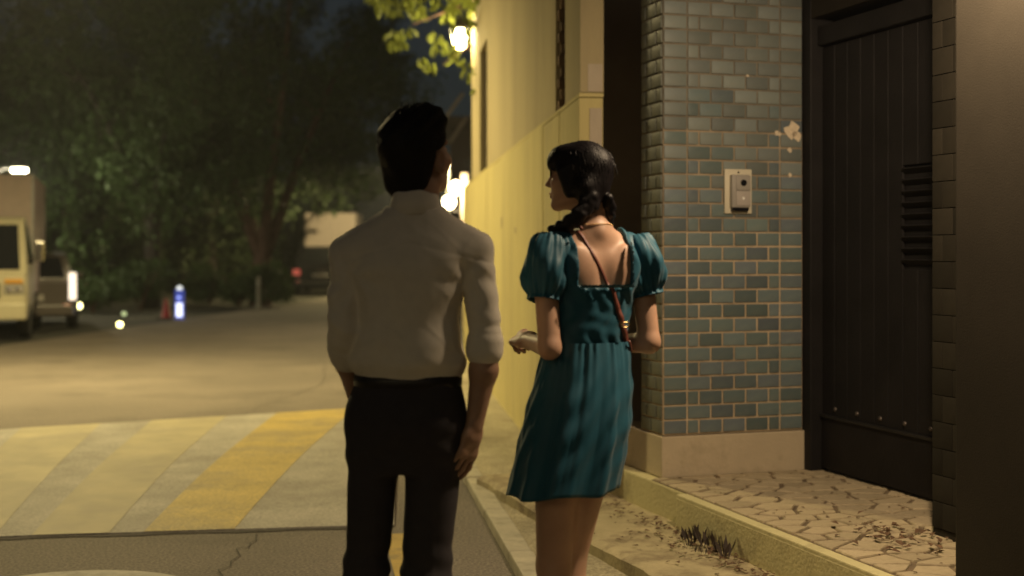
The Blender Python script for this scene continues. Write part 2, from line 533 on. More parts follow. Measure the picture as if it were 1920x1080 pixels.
def head(F, c, Q, s=1.0, fem=False, k=0.018):
    """face and skull; head frame: y forward, z up, origin at ear level"""
    T = lambda x, y, z: c + Q @ (np.array([x, y, z], np.float32) * s)
    E = lambda p, r, kk=k, m='add', q=None: F.ell(T(*p), np.array(r) * s, kk, Q if q is None else Q @ q, m)
    w = 0.94 if fem else 1.0
    E((0, -.014, .036), (.074 * w, .096, .086), .01)
    E((0, .018, -.020), (.062 * w, .074, .082))
    E((0, .045, -.055), (.047 * w, .046, .050))
    F.cone(T(-.050 * w, .0, -.055), T(-.014, .072, -.094), .019 * s, .015 * s, .02)
    F.cone(T(.050 * w, .0, -.055), T(.014, .072, -.094), .019 * s, .015 * s, .02)
    E((0, .076, -.093), (.019, .016, .016), .014)
    E((0, .072, .050), (.052 * w, .024, .034), .02)                 # forehead
    for x in (-1, 1):
        E((x * .043 * w, .058, -.020), (.024, .024, .026), .016)    # cheek
        E((x * .030, .079, .026), (.022, .012, .008), .012)         # brow
        E((x * .031, .093, .004), (.015, .011, .010), .008, 'sub')  # socket
        E((x * .031, .080, .004), (.0125, .0125, .0115), .003)      # eyeball
        F.cone(T(x * .045, .082, .008), T(x * .018, .092, .0075), .0022 * s, .0026 * s, .004)  # lid
    F.cone(T(0, .090, .016), T(0, .108, -.022), .0070 * s, .0098 * s, .010)   # nose
    E((0, .113, -.026), (.0085, .0085, .0075), .006)
    for x in (-1, 1): E((x * .011, .100, -.029), (.007, .009, .0065), .005)
    E((0, .094, -.0545), (.021, .010, .0055), .006)                 # lips
    E((0, .0925, -.0655), (.018, .0095, .0065), .006)
    F.cone(T(-.02, .0985, -.0597), T(.02, .0985, -.0597), .0022 * s, .0022 * s, .003, mode='sub')
    for x in (-1, 1):
        q = rotm(0, R(-12)) @ rotm(x * R(-18))
        E((x * .079 * w, -.010, -.006), (.0075, .019, .032), .007, 'add', q)
        E((x * .085 * w, -.006, -.002), (.0045, .0105, .018), .005, 'sub', q)
        E((x * .078 * w, -.002, -.034), (.007, .009, .010), .006)
    return T

def hand(F, wrist, f, n, side, curl, s=1.0, thumb_in=0.5, k=0.006, spread=1.0):
    """palm + five fingers. f: finger direction, n: palm normal (curl direction), side: +1/-1 thumb side sign"""
    f = np.array(f, np.float32); f /= np.linalg.norm(f)
    n = np.array(n, np.float32); n -= f * (n @ f); n /= np.linalg.norm(n)
    t = np.cross(f, n) * side                       # towards the thumb
    W = np.array(wrist, np.float32)
    P = lambda a, b, c: W + (f * a + t * b + n * c) * s
    F.cone(P(.0, 0, 0), P(.03, 0, 0), .027 * s, .034 * s, .012, n, .62)
    F.cone(P(.03, .012, 0), P(.082, .020, 0), .026 * s, .022 * s, .012, n, .55)
    F.cone(P(.03, -.012, 0), P(.078, -.022, 0), .025 * s, .020 * s, .012, n, .55)
    base = [(.088, .030, .044, .026, .021, .0088), (.092, .0095, .048, .029, .023, .0090), (.087, -.0115, .044, .027, .021, .0086), (.078, -.0315, .034, .021, .018, .0076)]
    for i, (a, b, l1, l2, l3, r) in enumerate(base):
        p = P(a - .006, b, 0)
        ang = curl[i][0]
        side_a = b * 2.2 * spread
        for j, l in enumerate((l1, l2, l3)):
            d = f * math.cos(ang) + n * math.sin(ang) + t * side_a * math.cos(ang)
            d = d / np.linalg.norm(d)
            q = p + d * l * s
            F.cone(p, q, (r - j * .0007) * s, (r - (j + 1) * .0009) * s, k if j == 0 else .004)
            p = q
            ang += curl[i][min(j + 1, len(curl[i]) - 1)]
    p0 = P(.018, .024, .006); 
    p1 = P(.050, .048 - .018 * thumb_in, .014 + .016 * thumb_in)
    p2 = P(.078, .054 - .034 * thumb_in, .018 + .026 * thumb_in)
    p3 = P(.100, .054 - .046 * thumb_in, .020 + .030 * thumb_in)
    F.cone(p0, p1, .016 * s, .0115 * s, .012)
    F.cone(p1, p2, .011 * s, .0098 * s, .004)
    F.cone(p2, p3, .0098 * s, .0078 * s, .004)
# ------------------------------------------------------------------ ground, road, pavement
def sheet(name, pts, z, m, sub=0):
    v = [(x, y, z) for x, y in pts]
    o = link(name, pydata(name, v, [tuple(range(len(v)))]), m)
    return tag(o, kind='structure')

sheet('ground', [(-124, -119), (124, -119), (124, 129), (-124, 129)], -.03, M['ground'])
# road: right edge is the kerb line, left edge in front of the trees
kx = lambda y: .09 - .131 * (y - 5.61)
road_pts = [(kx(-14) + .02, -14), (kx(46) + .02, 46), (-5.4, 70), (-9.8, 70), (-5.75, 43), (-6.5, 33), (-7.6, 21), (-9.4, 8), (-10.5, -14)]
sheet('road', road_pts, 0.0, M['asphalt'])
wx = lambda y: 1.073 - .098 * y                    # street face of the cream wall
sheet('pavement', [(kx(-14) + .05, -14), (3.9, -14), (2.2, 2.0), (1.25, 5.2), (.9, 7.9), (wx(17.6), 17.6), (wx(46) - 0.4, 46), (kx(46) + .05, 46)], .030, M['sidewalk'])
kb = empty('kerb', (0, 0, 0)); tag(kb, kind='structure')
rnd = random.Random(2)
y = -3.0
i = 0
while y < 40:
    L_ = 1.0 if y < 22 else 3.0
    x0, x1 = kx(y), kx(y + L_)
    ang = math.atan2(-(x1 - x0), L_)
    if i % 40 < 40:
        mb = MB().box(-.055, .055, .004, L_ - .004, -.02, .052 + rnd.uniform(-.004, .004), .012)
        mb.build('kerb_stone', M['kerb'], kb, (x0, y, 0), (0, 0, ang + rnd.uniform(-.004, .004)))
    y += L_; i += 1

# raised speed table with white paint and worn yellow diagonal bars
hump = empty('speed_hump', (0, 0, 0)); tag(hump, kind='structure')
FL, FR = Vector((-6.6, 5.88, 0)), Vector((-.60, 6.80, 0))
BL, BR = Vector((-8.0, 7.81, 0)), Vector((-1.05, 11.59, 0))
def hz(t):
    t = min(max(t, 0), 1)
    return .010 + .052 * math.sin(min(1, t / .6) * math.pi / 2)
def hp(s_, t, dz=0.0):
    a = FL.lerp(FR, s_); b = BL.lerp(BR, s_)
    p = a.lerp(b, t); p.z = hz(t) + dz
    return p
def patch(s0f, s1f, s0b, s1b, dz, nt=18, ns=4, t0=0.0, t1=1.0):
    v = []
    for j in range(nt + 1):
        t = t0 + (t1 - t0) * j / nt
        for i in range(ns + 1):
            q = i / ns
            sa = s0f + (s0b - s0f) * t; sb = s1f + (s1b - s1f) * t
            v.append(hp(sa + (sb - sa) * q, t, dz))
    return v, grid_faces(ns + 1, nt + 1)
v, f = patch(0, 1, 0, 1, 0, 24, 24)
# skirt down to the road
nb = len(v); ring = [i for i in range(25)] + [25 * j + 24 for j in range(1, 25)] + [25 * 24 + i for i in range(23, -1, -1)] + [25 * j for j in range(23, 0, -1)]
for i in ring: v.append(Vector((v[i].x, v[i].y, -.01)))
for k_ in range(len(ring)):
    a, b = ring[k_], ring[(k_ + 1) % len(ring)]
    f.append((b, a, nb + k_, nb + (k_ + 1) % len(ring)))
link('hump_surface', pydata('hump', v, f, 1.0), M['hump_white'], hump)
def s_front(px):                                   # position along the front edge of a column at the photo's bottom edge
    lo, hi = -.6, 1.4
    for _ in range(50):
        m_ = (lo + hi) / 2; p = FL.lerp(FR, m_)
        if 960 + 2500 * p.x / p.y < px: lo = m_
        else: hi = m_
    return lo
def s_back(px):
    lo, hi = -.6, 1.4
    for _ in range(50):
        m_ = (lo + hi) / 2; p = BL.lerp(BR, m_)
        if 960 + 2500 * p.x / p.y < px: lo = m_
        else: hi = m_
    return lo
for a, b, c, d in ((270, 440, 520, 668), (60, 205, 285, 425), (-170, -10, 40, 190), (-420, -250, -200, -60), (470 + 60, 600 + 40, 690, 700)):
    if a == 530: continue
    v, f = patch(s_front(a), s_front(b), s_back(c), s_back(d), .0018, 24, 4, .0, 1.0)
    link('painted_bar', pydata('bar', v, f, 1.0), M['hump_yellow' if a == 270 else 'hump_faded'], hump)
v = []; 
for i in range(40):
    p = FL.lerp(FR, i / 39); n_ = Vector((.148, -1, 0)).normalized()
    v += [p + Vector((0, 0, .004)) + n_ * (.045 + .012 * math.sin(i * 1.7)), p + Vector((0, 0, .004)) - n_ * .01]
link('joint_strip', pydata('seam', v, grid_faces(2, 40)), M['seam'], hump)

def strip(name, pts, w, z, m, label=None, kind='structure'):
    v = []
    for i, (x, y) in enumerate(pts):
        d = Vector((pts[min(i+1, len(pts)-1)][0] - pts[max(i-1, 0)][0], pts[min(i+1, len(pts)-1)][1] - pts[max(i-1, 0)][1], 0)).normalized()
        n_ = Vector((d.y, -d.x, 0)) * w / 2
        v += [(x - n_.x, y - n_.y, z), (x + n_.x, y + n_.y, z)]
    o = link(name, pydata(name, v, grid_faces(2, len(pts))), m)
    return tag(o, label, kind=kind)
strip('edge_line', [(-.57 - .153 * (y - 6.6), y) for y in (-2, 2, 4, 6.6)], .13, .004, M['line_yellow'])
strip('edge_line', [(-1.18 - .153 * (y - 11.3), y) for y in (11.45, 14, 18, 24, 30)], .15, .004, M['line_yellow'])
pts = [(.46 * math.cos(a * math.pi / 20) - 1.78, .34 * math.sin(a * math.pi / 20) + 5.50) for a in range(40)]
sheet('road_marking', pts, .004, M['line_white'])
# tar repair patch and wandering cracks in the asphalt
rnd = random.Random(17)
def crack(pts):
    out = []
    for (x0, y0), (x1, y1) in zip(pts[:-1], pts[1:]):
        for k_ in range(7):
            t = k_ / 7
            out.append((x0 + (x1 - x0) * t + rnd.uniform(-.03, .03), y0 + (y1 - y0) * t + rnd.uniform(-.03, .03)))
    out.append(pts[-1])
    return out
for pts in ([(-1.24, 5.5), (-1.27, 6.1), (-1.26, 6.6)], [(-2.3, 11.8), (-2.0, 14.0), (-2.3, 16.5)], [(-5.5, 15.0), (-3.5, 16.2), (-2.2, 17.5)], [(-6, 19.5), (-4.2, 18.2), (-2.6, 20.0)]):
    strip('tar_seam', crack(pts), .007, .005, M['seam'])

# ------------------------------------------------------------------ porch: pier, step, platform, gate  (frame along the gate)
PO = Vector((.758, 6.70, 0)); PR = math.atan2(.309, .951)
def pw(lx, ly, z=0.0):
    return Vector((PO.x + .951 * lx - .309 * ly, PO.y + .309 * lx + .951 * ly, z))

TOP = 2.95
PW, PH = .1315, .0729
pier = empty('gate_pier', (PO.x, PO.y, 0), PR, 'gate pier of blue-grey brick-shaped tiles on a cream plinth, with an intercom', 'pier')
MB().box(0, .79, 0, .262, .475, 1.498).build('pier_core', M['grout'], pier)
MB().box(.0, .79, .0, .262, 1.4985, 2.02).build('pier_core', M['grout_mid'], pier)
MB().box(.001, .789, .001, .261, 2.0205, TOP).build('pier_core', M['grout_top'], pier)  # grout tone gets darker towards the top of the pier
MB().box(-.012, .800, -.014, .62, .262, .470, .006).build('plinth', M['plinth'], pier)
gap = .0105
TM = {}
def tile_mesh(w_, h_, m, key):
    k_ = (round(w_, 4), round(h_, 4), key)
    if k_ not in TM:
        me = MB().box(-w_ / 2, w_ / 2, -.007, .004, -h_ / 2, h_ / 2, .0022).mesh('tile', .6)
        me.materials.append(m); TM[k_] = me
    return TM[k_]
rnd = random.Random(4)
row = 0
z = .478
tw = .79 / 6
while z < TOP - .05:
    zc = z + PH / 2
    cols = [(0, 1)] + ([(1, 1), (2, 1), (3, 1), (4, 1)] if row % 2 else [(1, .5), (1.5, 1), (2.5, 1), (3.5, 1), (4.5, .5)]) + [(5, 1)]
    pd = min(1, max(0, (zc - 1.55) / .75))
    for c0, n_ in cols:
        cx = (c0 + n_ / 2) * tw
        if 1.68 < zc < 1.90 and .31 < cx < .5 and False: continue
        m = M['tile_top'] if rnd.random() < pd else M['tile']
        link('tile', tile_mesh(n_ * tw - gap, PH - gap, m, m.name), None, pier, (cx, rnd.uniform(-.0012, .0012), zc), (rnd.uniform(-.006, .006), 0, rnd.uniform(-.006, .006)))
    for c0, n_ in ((0, .5), (.5, 1), (1.5, .5)) if row % 2 else ((0, 1), (1, 1)):
        link('tile', tile_mesh(n_ * .128 - gap, PH - gap, M['tile_side'], 'side'), None, pier, (rnd.uniform(-.001, .001), (c0 + n_ / 2) * .128 + .004, zc), (0, 0, -math.pi / 2))
    z += PH; row += 1
# places where the glaze has broken off
def chip(cx, cz, r, seed, par):
    q = random.Random(seed); n_ = 11
    poly = [(cx + math.cos(k_ * 6.283 / n_) * r * q.uniform(.55, 1.15), cz + math.sin(k_ * 6.283 / n_) * r * q.uniform(.5, 1.1)) for k_ in range(n_)]
    v = [(x, -.0088, z_) for x, z_ in poly] + [(x, .0, z_) for x, z_ in poly]
    f = [tuple(range(n_))] + [(k_, n_ + k_, n_ + (k_ + 1) % n_, (k_ + 1) % n_) for k_ in range(n_)]
    link('chipped_patch', pydata('chip', v, f), M['chip'], par)
for cx, cz, r, sd in ((.730, 2.03, .050, 1), (.755, 2.00, .035, 8), (.640, 2.012, .016, 2), (.652, 2.005, .012, 5), (.715, 1.925, .014, 3), (.716, 1.795, .013, 4), (.47, 2.30, .008, 6)):
    chip(cx, cz, r, sd, pier)
# concrete foot of the pier and the raised platform
foot = empty('pier_footing', (PO.x, PO.y, 0), PR, 'yellowish concrete footing below the tiled pier beside the step', 'footing')
MB().box(-.075, .80, -.425, 1.3, -.02, .258, .010).build('footing_block', M['footing'], foot)
plat = empty('porch_platform', (PO.x, PO.y, 0), PR, 'raised porch platform paved with irregular stone slabs before the gate', 'platform')
MB().box(-.130, .95, -3.3, -.430, -.02, .252, .010).build('platform_base', M['footing'], plat)
MB().box(-.070, .95, -3.29, -.018, .235, .2605).build('mortar_bed', M['mortar'], plat)
MB().box(-.129, -.071, -3.29, -.432, .235, .262, .006).build('edge_mortar', M['footing'], plat)
# irregular paving: clipped cells
def cells(x0, x1, y0, y1, n_, seed, sx):
    q = random.Random(seed); pts = []
    t = 0
    while len(pts) < n_ and t < 20000:
        t += 1
        p = (q.uniform(x0, x1), q.uniform(y0, y1))
        if all(((p[0] - a) * sx) ** 2 + (p[1] - b) ** 2 > .0105 for a, b in pts): pts.append(p)
    out = []
    for i, (px, py) in enumerate(pts):
        poly = [(x0, y0), (x1, y0), (x1, y1), (x0, y1)]
        wi = q.uniform(.94, 1.06)
        for j, (ax_, ay_) in enumerate(pts):
            if i == j: continue
            if abs(ax_ - px) > .7 or abs(ay_ - py) > .5: continue
            nx, ny = (ax_ - px) * sx * sx, (ay_ - py)
            mx_, my_ = (ax_ + px) / 2, (ay_ + py) / 2
            c_ = nx * mx_ + ny * my_
            ln = math.hypot(nx, ny)
            c_ -= .0105 * ln
            new = []
            for k_ in range(len(poly)):
                a, b = poly[k_], poly[(k_ + 1) % len(poly)]
                da, db = nx * a[0] + ny * a[1] - c_, nx * b[0] + ny * b[1] - c_
                if da <= 0: new.append(a)
                if da * db < 0:
                    t_ = da / (da - db); new.append((a[0] + (b[0] - a[0]) * t_, a[1] + (b[1] - a[1]) * t_))
            poly = new
            if len(poly) < 3: break
        if len(poly) >= 3: out.append(poly)
    return out
rnd = random.Random(9)
for poly in cells(-.065, .93, -3.2, -.03, 165, 21, .72):
    cx = sum(p[0] for p in poly) / len(poly); cy = sum(p[1] for p in poly) / len(poly)
    n_ = len(poly)
    h_ = .0685 + rnd.uniform(-.003, .003)
    tx, ty = rnd.uniform(-.012, .012), rnd.uniform(-.012, .012)
    ring0 = [(x - cx, y - cy, 0) for x, y in poly]
    ring1 = [((x - cx) * .99, (y - cy) * .99, h_ - .204 + .1555 - .004) for x, y in poly]
    v = [(x, y, -.012) for x, y, _ in ring0] + [(x, y, .002) for x, y, _ in ring0] + [(x * .965, y * .965, .0065 + x * tx + y * ty) for x, y, _ in ring0]
    f = [tuple(range(2 * n_, 3 * n_))]
    for a in (0, n_):
        f += [(a + k_, a + (k_ + 1) % n_, a + n_ + (k_ + 1) % n_, a + n_ + k_) for k_ in range(n_)]
    link('paving_stone', pydata('stone', v, f), M['stone'], plat, (cx, cy, .2605 + rnd.uniform(-.001, .003)))
step = empty('lower_step', (PO.x, PO.y, 0), PR, 'low dirty concrete step strewn with dead leaves below the porch platform', 'step')
nx_, ny_ = 18, 60
rs = np.random.RandomState(3)
v = []
for j in range(ny_ + 1):
    for i in range(nx_ + 1):
        x = -.585 + (.52) * i / nx_; y = -3.3 + 4.6 * j / ny_
        e = .010 * (rs.rand() - .5) if i == 0 else 0
        v.append((x + e, y, .098 + .006 * math.sin(3 * x + 2 * y) * math.sin(5 * y) + .004 * (rs.rand() - .5) + (-.014 - .012 * rs.rand() if i == 0 else 0)))
f = grid_faces(nx_ + 1, ny_ + 1)
nb = len(v)
for j in range(ny_ + 1): v.append((-.590 + .008 * (rs.rand() - .5), -3.3 + 4.6 * j / ny_, -.02))
f += [(nb + j, j * (nx_ + 1), (j + 1) * (nx_ + 1), nb + j + 1)[::-1] for j in range(ny_)]
nb2 = len(v)
for i in range(nx_ + 1): v.append((-.585 + .52 * i / nx_, -3.3, -.02))
f += [(nb2 + i, nb2 + i + 1, i + 1, i) for i in range(nx_)]
nb3 = len(v)
for i in range(nx_ + 1): v.append((-.585 + .52 * i / nx_, 1.3, -.02))
f += [(ny_ * (nx_ + 1) + i, ny_ * (nx_ + 1) + i + 1, nb3 + i + 1, nb3 + i) for i in range(nx_)]
M['step'] = mat('step', (.46, .39, .23), .9, var=.25, scale=4, bump=.6, bscale=50, stain=(.13, .085, .05), stain_scale=3.2, stain_amt=.85, stain_lo=.46, stain_hi=.62)
link('step_block', pydata('step', v, f, .9), M['step'], step)

# gate of dark steel boards
gate = empty('entrance_gate', (PO.x, PO.y, 0), PR, 'dark steel entrance gate of vertical boards with studs and a louvred vent', 'gate')
GX = .865
MB().box(.795, .93, -.075, .02, .262, 2.9, .006).build('gate_frame', M['gate'], gate)
MB().box(.835, .93, -2.5, -.076, 2.46, 2.56, .006).build('gate_frame', M['gate'], gate)
MB().box(.88, .90, -2.5, -.076, .275, 2.455).build('gate_backing', M['gate'], gate)
yb = -.078
i = 0
while yb > -2.4:
    w_ = .118
    z1 = 2.45
    if -1.25 < yb - w_ / 2 < -.79:
        MB().box(GX, .879, yb - w_ + .006, yb, .56, 1.315, .003).build('gate_board', M['gate'], gate)
        MB().box(GX, .879, yb - w_ + .006, yb, 1.80, z1, .003).build('gate_board', M['gate'], gate)
    else:
        MB().box(GX, .879, yb - w_ + .006, yb, .56, z1, .003).build('gate_board', M['gate'], gate)
    yb -= w_; i += 1
MB().box(.858, .879, -2.45, -.08, .285, .545, .004).build('kick_plate', M['gate'], gate)
MB().box(.846, .879, -2.45, -.08, .546, .562, .003).build('gate_rail', M['metal_dark'], gate)
for k_ in range(9):
    MB().lathe([(.013, 0), (.012, .004), (.007, .008), (.001, .0095)], (0, 0, 0), 10).build('stud', M['gate_stud'], gate, (GX, -.20 - k_ * .20, .597), (0, -math.pi / 2, 0), 1.0)
for k_ in range(9):
    MB().box(-.026, .026, -.232, .232, -.004, .004).build('louvre_slat', M['gate'], gate, (.872, -1.022, 1.345 + k_ * .053), (0, R(38), 0))
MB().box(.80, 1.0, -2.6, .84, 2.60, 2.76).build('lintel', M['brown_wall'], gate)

# opposite pier and brown garden wall at the right
pier2 = empty('gate_jamb', (PO.x, PO.y, 0), PR, 'dim tiled gate jamb between the gate and the near brown wall', 'pier')
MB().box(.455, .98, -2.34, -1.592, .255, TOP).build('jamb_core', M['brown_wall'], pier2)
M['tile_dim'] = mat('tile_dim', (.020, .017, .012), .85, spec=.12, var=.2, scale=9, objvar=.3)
z = .30; row = 0
while z < TOP - .05:
    for c0, n_ in ((0, 1), (1, 1), (2, 1)) if row % 2 else ((0, .5), (.5, 1), (1.5, 1)):
        link('tile', tile_mesh(n_ * .13 - .003, PH * 1.45 - .003, M['tile_dim'], 'dim'), None, pier2, (.4555, -1.592 - (c0 + n_ / 2) * .13, z + PH * .72), (0, 0, -math.pi / 2))
    z += PH * 1.45; row += 1
wallb = empty('garden_wall', (PO.x, PO.y, 0), PR, 'plain dark brown plastered wall close by at the right edge', 'wall')
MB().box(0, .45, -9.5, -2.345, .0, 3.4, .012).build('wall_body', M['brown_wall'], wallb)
MB().box(-.06, .51, -9.55, -2.30, 3.401, 3.48, .012).build('coping', M['recess_wall'], wallb)
roof = empty('gate_canopy', (PO.x, PO.y, 0), PR, 'flat concrete canopy over the gate', 'canopy')
MB().box(-.05, 1.3, -2.5, .9, TOP + .006, TOP + .14, .01).build('slab', M['recess_wall'], roof)

# ------------------------------------------------------------------ cream wall, house above it
WR = math.atan(.098)
YO = Vector((wx(7.25), 7.25, 0))
wall = empty('boundary_wall', (YO.x, YO.y, 0), WR, 'cream boundary wall of vertical concrete panels running along the street', 'wall')
rnd = random.Random(6)
y = 0.0
while y < 10.0:
    L_ = min(.80, 10.2 - y)
    MB().box(rnd.uniform(-.004, .004), .135, y + .004, y + L_ - .004, .0, 2.235 + rnd.uniform(-.003, .003), .006).build('wall_panel', M['cream_wall'], wall)
    y += L_
MB().box(.003, .137, -.001, 10.2, 2.241, 2.262).build('coping', M['cream_wall'], wall)
MB().box(.02, .09, -.0065, .01, 1.35, 1.37).build('plaster_patch', M['pink_patch'], wall)
for py, pz, ph in ((4.6, 1.62, .09), (3.4, 1.55, .05)):
    MB().box(-.0065, .01, py, py + .05, pz, pz + ph, .002).build('drain_slot', M['recess_wall'], wall)
hs = empty('house', (YO.x, YO.y, 0), WR, 'cream rendered house rising above the boundary wall, with tall dark windows', 'house')
def hw(y0, y1, z0, z1, x0=.008, x1=4.5):
    MB().box(x0, x1, y0, y1, z0, z1, .004).build('wall_section', M['house_wall'], hs)
HT = 6.4
hw(.0, .60, 2.265, HT, .008, .138); hw(.60, 1.028, 4.1, HT, .009, .138); hw(1.03, 6.42, 2.265, HT, .008, 4.0)
hw(6.42, 7.42, 3.60, HT, .009, 4.0); hw(7.42, 8.72, 2.265, HT, .008, 4.0)
for y0, y1, z1 in ((.60, 1.03, 4.1), (6.42, 7.42, 3.6)):
    w_ = empty('window', (0, 0, 0)); w_.parent = hs
    MB().box(.08, .10, y0, y1, 2.265, z1).build('pane', M['window_dark'], w_)
    MB().box(.062, .079, y0, y0 + .05, 2.27, z1 - .002).build('frame', M['frame_dark'], w_)
    MB().box(.062, .0795, y1 - .05, y1, 2.27, z1 - .002).build('frame', M['frame_dark'], w_)
    z = 2.266; k_ = 0
    while z < z1 - .02 and y0 < 2:
        MB().box(.020 + (.014 if k_ % 2 else 0.0), .078, y1 - .052 - rnd.uniform(0, .012), y1 - .001, z + .004, z + .066, .003).build('brick', M['old_brick'], hs)
        z += .07; k_ += 1
MB().box(-.25, 4.3, -.3, 9.0, HT + .002, HT + .2).build('roof_slab', M['house_wall'], hs)
MB().box(.06, .128, -.004, .003, 1.72, 2.18).build('lit_patch', M['pink_patch'], wall)  # porch-lamp tone on the wall end, put into the patch colour
MB().box(.05, .130, -.0045, -.0005, 2.27, 2.42).build('lit_patch', M['pink_patch'], hs)  # the same lamp-lit tone carried on above as a coloured patch
side = empty('side_wall', (YO.x, YO.y, 0), WR, 'shadowed brown wall in the gap between cream wall and tiled pier', 'wall')
MB().box(.142, 1.6, .88, 1.02, 0, 6.0).build('wall_body', M['recess_wall'], side)
# ------------------------------------------------------------------ trees and shrubs
def rv(q): 
    while True:
        p = Vector((q.uniform(-1, 1), q.uniform(-1, 1), q.uniform(-1, 1)))
        if p.length <= 1: return p
def leaf_mesh(name, clumps, n_, size, seed, droop=0.0, wide=.5):
    """many separate folded leaves spread through clumps (centre, radii)"""
    q = np.random.RandomState(seed)
    w_ = np.array([r[0] * r[1] * r[2] for _, r in clumps]) ** .7; w_ /= w_.sum()
    ci = q.choice(len(clumps), n_, p=w_)
    C = np.array([c for c, _ in clumps])[ci]; Rr = np.array([r for _, r in clumps])[ci]
    d = q.normal(size=(n_, 3)); d /= np.linalg.norm(d, axis=1)[:, None]
    rad = q.uniform(.25, 1.0, n_) ** .45 * (1 + .12 * q.normal(size=n_))
    P = C + d * Rr * rad[:, None]
    a = q.normal(size=(n_, 3)); a[:, 2] -= droop; a /= np.linalg.norm(a, axis=1)[:, None]
    b = np.cross(a, q.normal(size=(n_, 3))); b /= np.linalg.norm(b, axis=1)[:, None]
    s_ = size * q.uniform(.55, 1.25, n_)[:, None]
    nrm = np.cross(a, b)
    v0 = P; v1 = P + a * s_ * .5 + b * s_ * wide * .5 + nrm * s_ * .12; v2 = P + a * s_; v3_ = P + a * s_ * .5 - b * s_ * wide * .5 + nrm * s_ * .12
    V = np.stack([v0, v1, v2, v3_], 1).reshape(-1, 3).astype(np.float32)
    idx = np.arange(n_, dtype=np.int32) * 4
    T_ = np.stack([idx, idx + 1, idx + 2, idx, idx + 2, idx + 3], 1).reshape(-1)
    me = bpy.data.meshes.new(name)
    me.vertices.add(len(V)); me.vertices.foreach_set('co', V.ravel())
    me.loops.add(len(T_)); me.loops.foreach_set('vertex_index', T_.astype(np.int32))
    me.polygons.add(n_ * 2); me.polygons.foreach_set('loop_start', np.arange(0, n_ * 6, 3, dtype=np.int32))
    me.update(calc_edges=True)
    return me

def tree(label, loc, h_, cz, rad, n_, seed, leafm, lsize=.2, lean=0.0, fork=1.3, tr=.22, name='street_tree'):
    q = random.Random(seed)
    t_ = empty(name, loc, q.uniform(0, 6.28) if fork > 1.4 else 0, label, 'tree', 'trees across the road')
    mb = MB()
    base = [(0, 0, -.05), (.02, 0, fork * .5), (lean * .3, 0, fork)]
    mb.tube(base, [tr * 1.35, tr * 1.05, tr], 9)
    ends = []
    nl = 5
    for k_ in range(nl):
        a = 2 * math.pi * k_ / nl + q.uniform(-.4, .4)
        if fork < 1.4 and k_ < 2: a = (math.pi * .96, .35)[k_]
        L_ = rad[0] * q.uniform(.45, .75)
        tip = Vector((math.cos(a) * L_, math.sin(a) * L_, cz + q.uniform(-.1, .5) * rad[2]))
        mid = Vector((lean * .3 + math.cos(a) * L_ * .38, math.sin(a) * L_ * .38, fork + (tip.z - fork) * .42))
        p0 = Vector((lean * .3, 0, fork - .12))
        mb.tube([p0, p0.lerp(mid, .5) + rv(q) * .08, mid, mid.lerp(tip, .5) + rv(q) * .2, tip], [tr * .72, tr * .6, tr * .48, tr * .3, tr * .1], 7)
        ends += [mid, tip]
        for _ in range(3):
            b0 = mid.lerp(tip, q.uniform(.1, .8)); b1 = b0 + rv(q) * 1.4 + Vector((0, 0, .4))
            mb.tube([b0, b0.lerp(b1, .5) + rv(q) * .1, b1], [tr * .25, tr * .16, tr * .05], 5); ends.append(b1)
    mb.build('trunk', M['bark' if fork < 1.4 else 'bark_dark'], t_, sm=1.2)
    clumps = []
    for e in ends: clumps.append((tuple(e), (1.1 * q.uniform(.7, 1.2), 1.1 * q.uniform(.7, 1.2), .75 * q.uniform(.7, 1.2))))
    for _ in range(30):
        p = rv(q); p = p.normalized() * (p.length ** .5)
        c_ = (p.x * rad[0], p.y * rad[1], cz + p.z * rad[2])
        s_ = q.uniform(.55, 1.15)
        clumps.append((c_, (rad[0] * .27 * s_, rad[1] * .27 * s_, rad[2] * .22 * s_)))
    link('crown', leaf_mesh('crown', clumps, n_, lsize, seed, .5), leafm, t_)
    return t_
tx = lambda u, Y: (u - 960) / 2500 * Y
for u, Y, h_, cz, rad, n_, seed, lm, lab, fork in (
    (488, 36, 9, 6.0, (4.0, 4.0, 4.0), 15000, 1, 'leaf', 'broad dark tree with a low forked trunk beside the pale bollard', 1.30),
    (285, 34, 8, 4.7, (3.6, 3.6, 3.8), 17000, 2, 'leaf', 'leafy tree with hanging lit lower boughs, left of the forked tree', 2.4),
    (110, 37, 9, 5.0, (3.6, 3.4, 4.0), 16000, 3, 'leaf', 'tree whose leaves catch the glow of the roadside lamp at far left', 2.6),
    (-70, 41, 10, 5.6, (4.2, 4.0, 4.8), 11000, 4, 'leaf_dark', 'dark tree cut by the left edge of the picture', 2.4),
    (395, 47, 11, 6.4, (4.8, 4.6, 5.6), 14000, 5, 'leaf_dark', 'tall dim tree rising behind the forked tree', 2.8),
    (195, 50, 12, 6.8, (5.4, 5.0, 6.0), 14000, 6, 'leaf_dark', 'tall black tree behind the lamp-lit leaves', 2.8),
    (600, 58, 11, 8.8, (3.6, 4.0, 5.6), 12000, 7, 'leaf_dark', 'tall dark tree above the white box truck', 3.0)):
    tree(lab, (tx(u, Y), Y, 0), h_, cz, rad, n_, seed, M[lm], .17 if lm == 'leaf' else .28, .25 if fork < 1.4 else .1, fork, .25 if fork < 1.4 else .2)
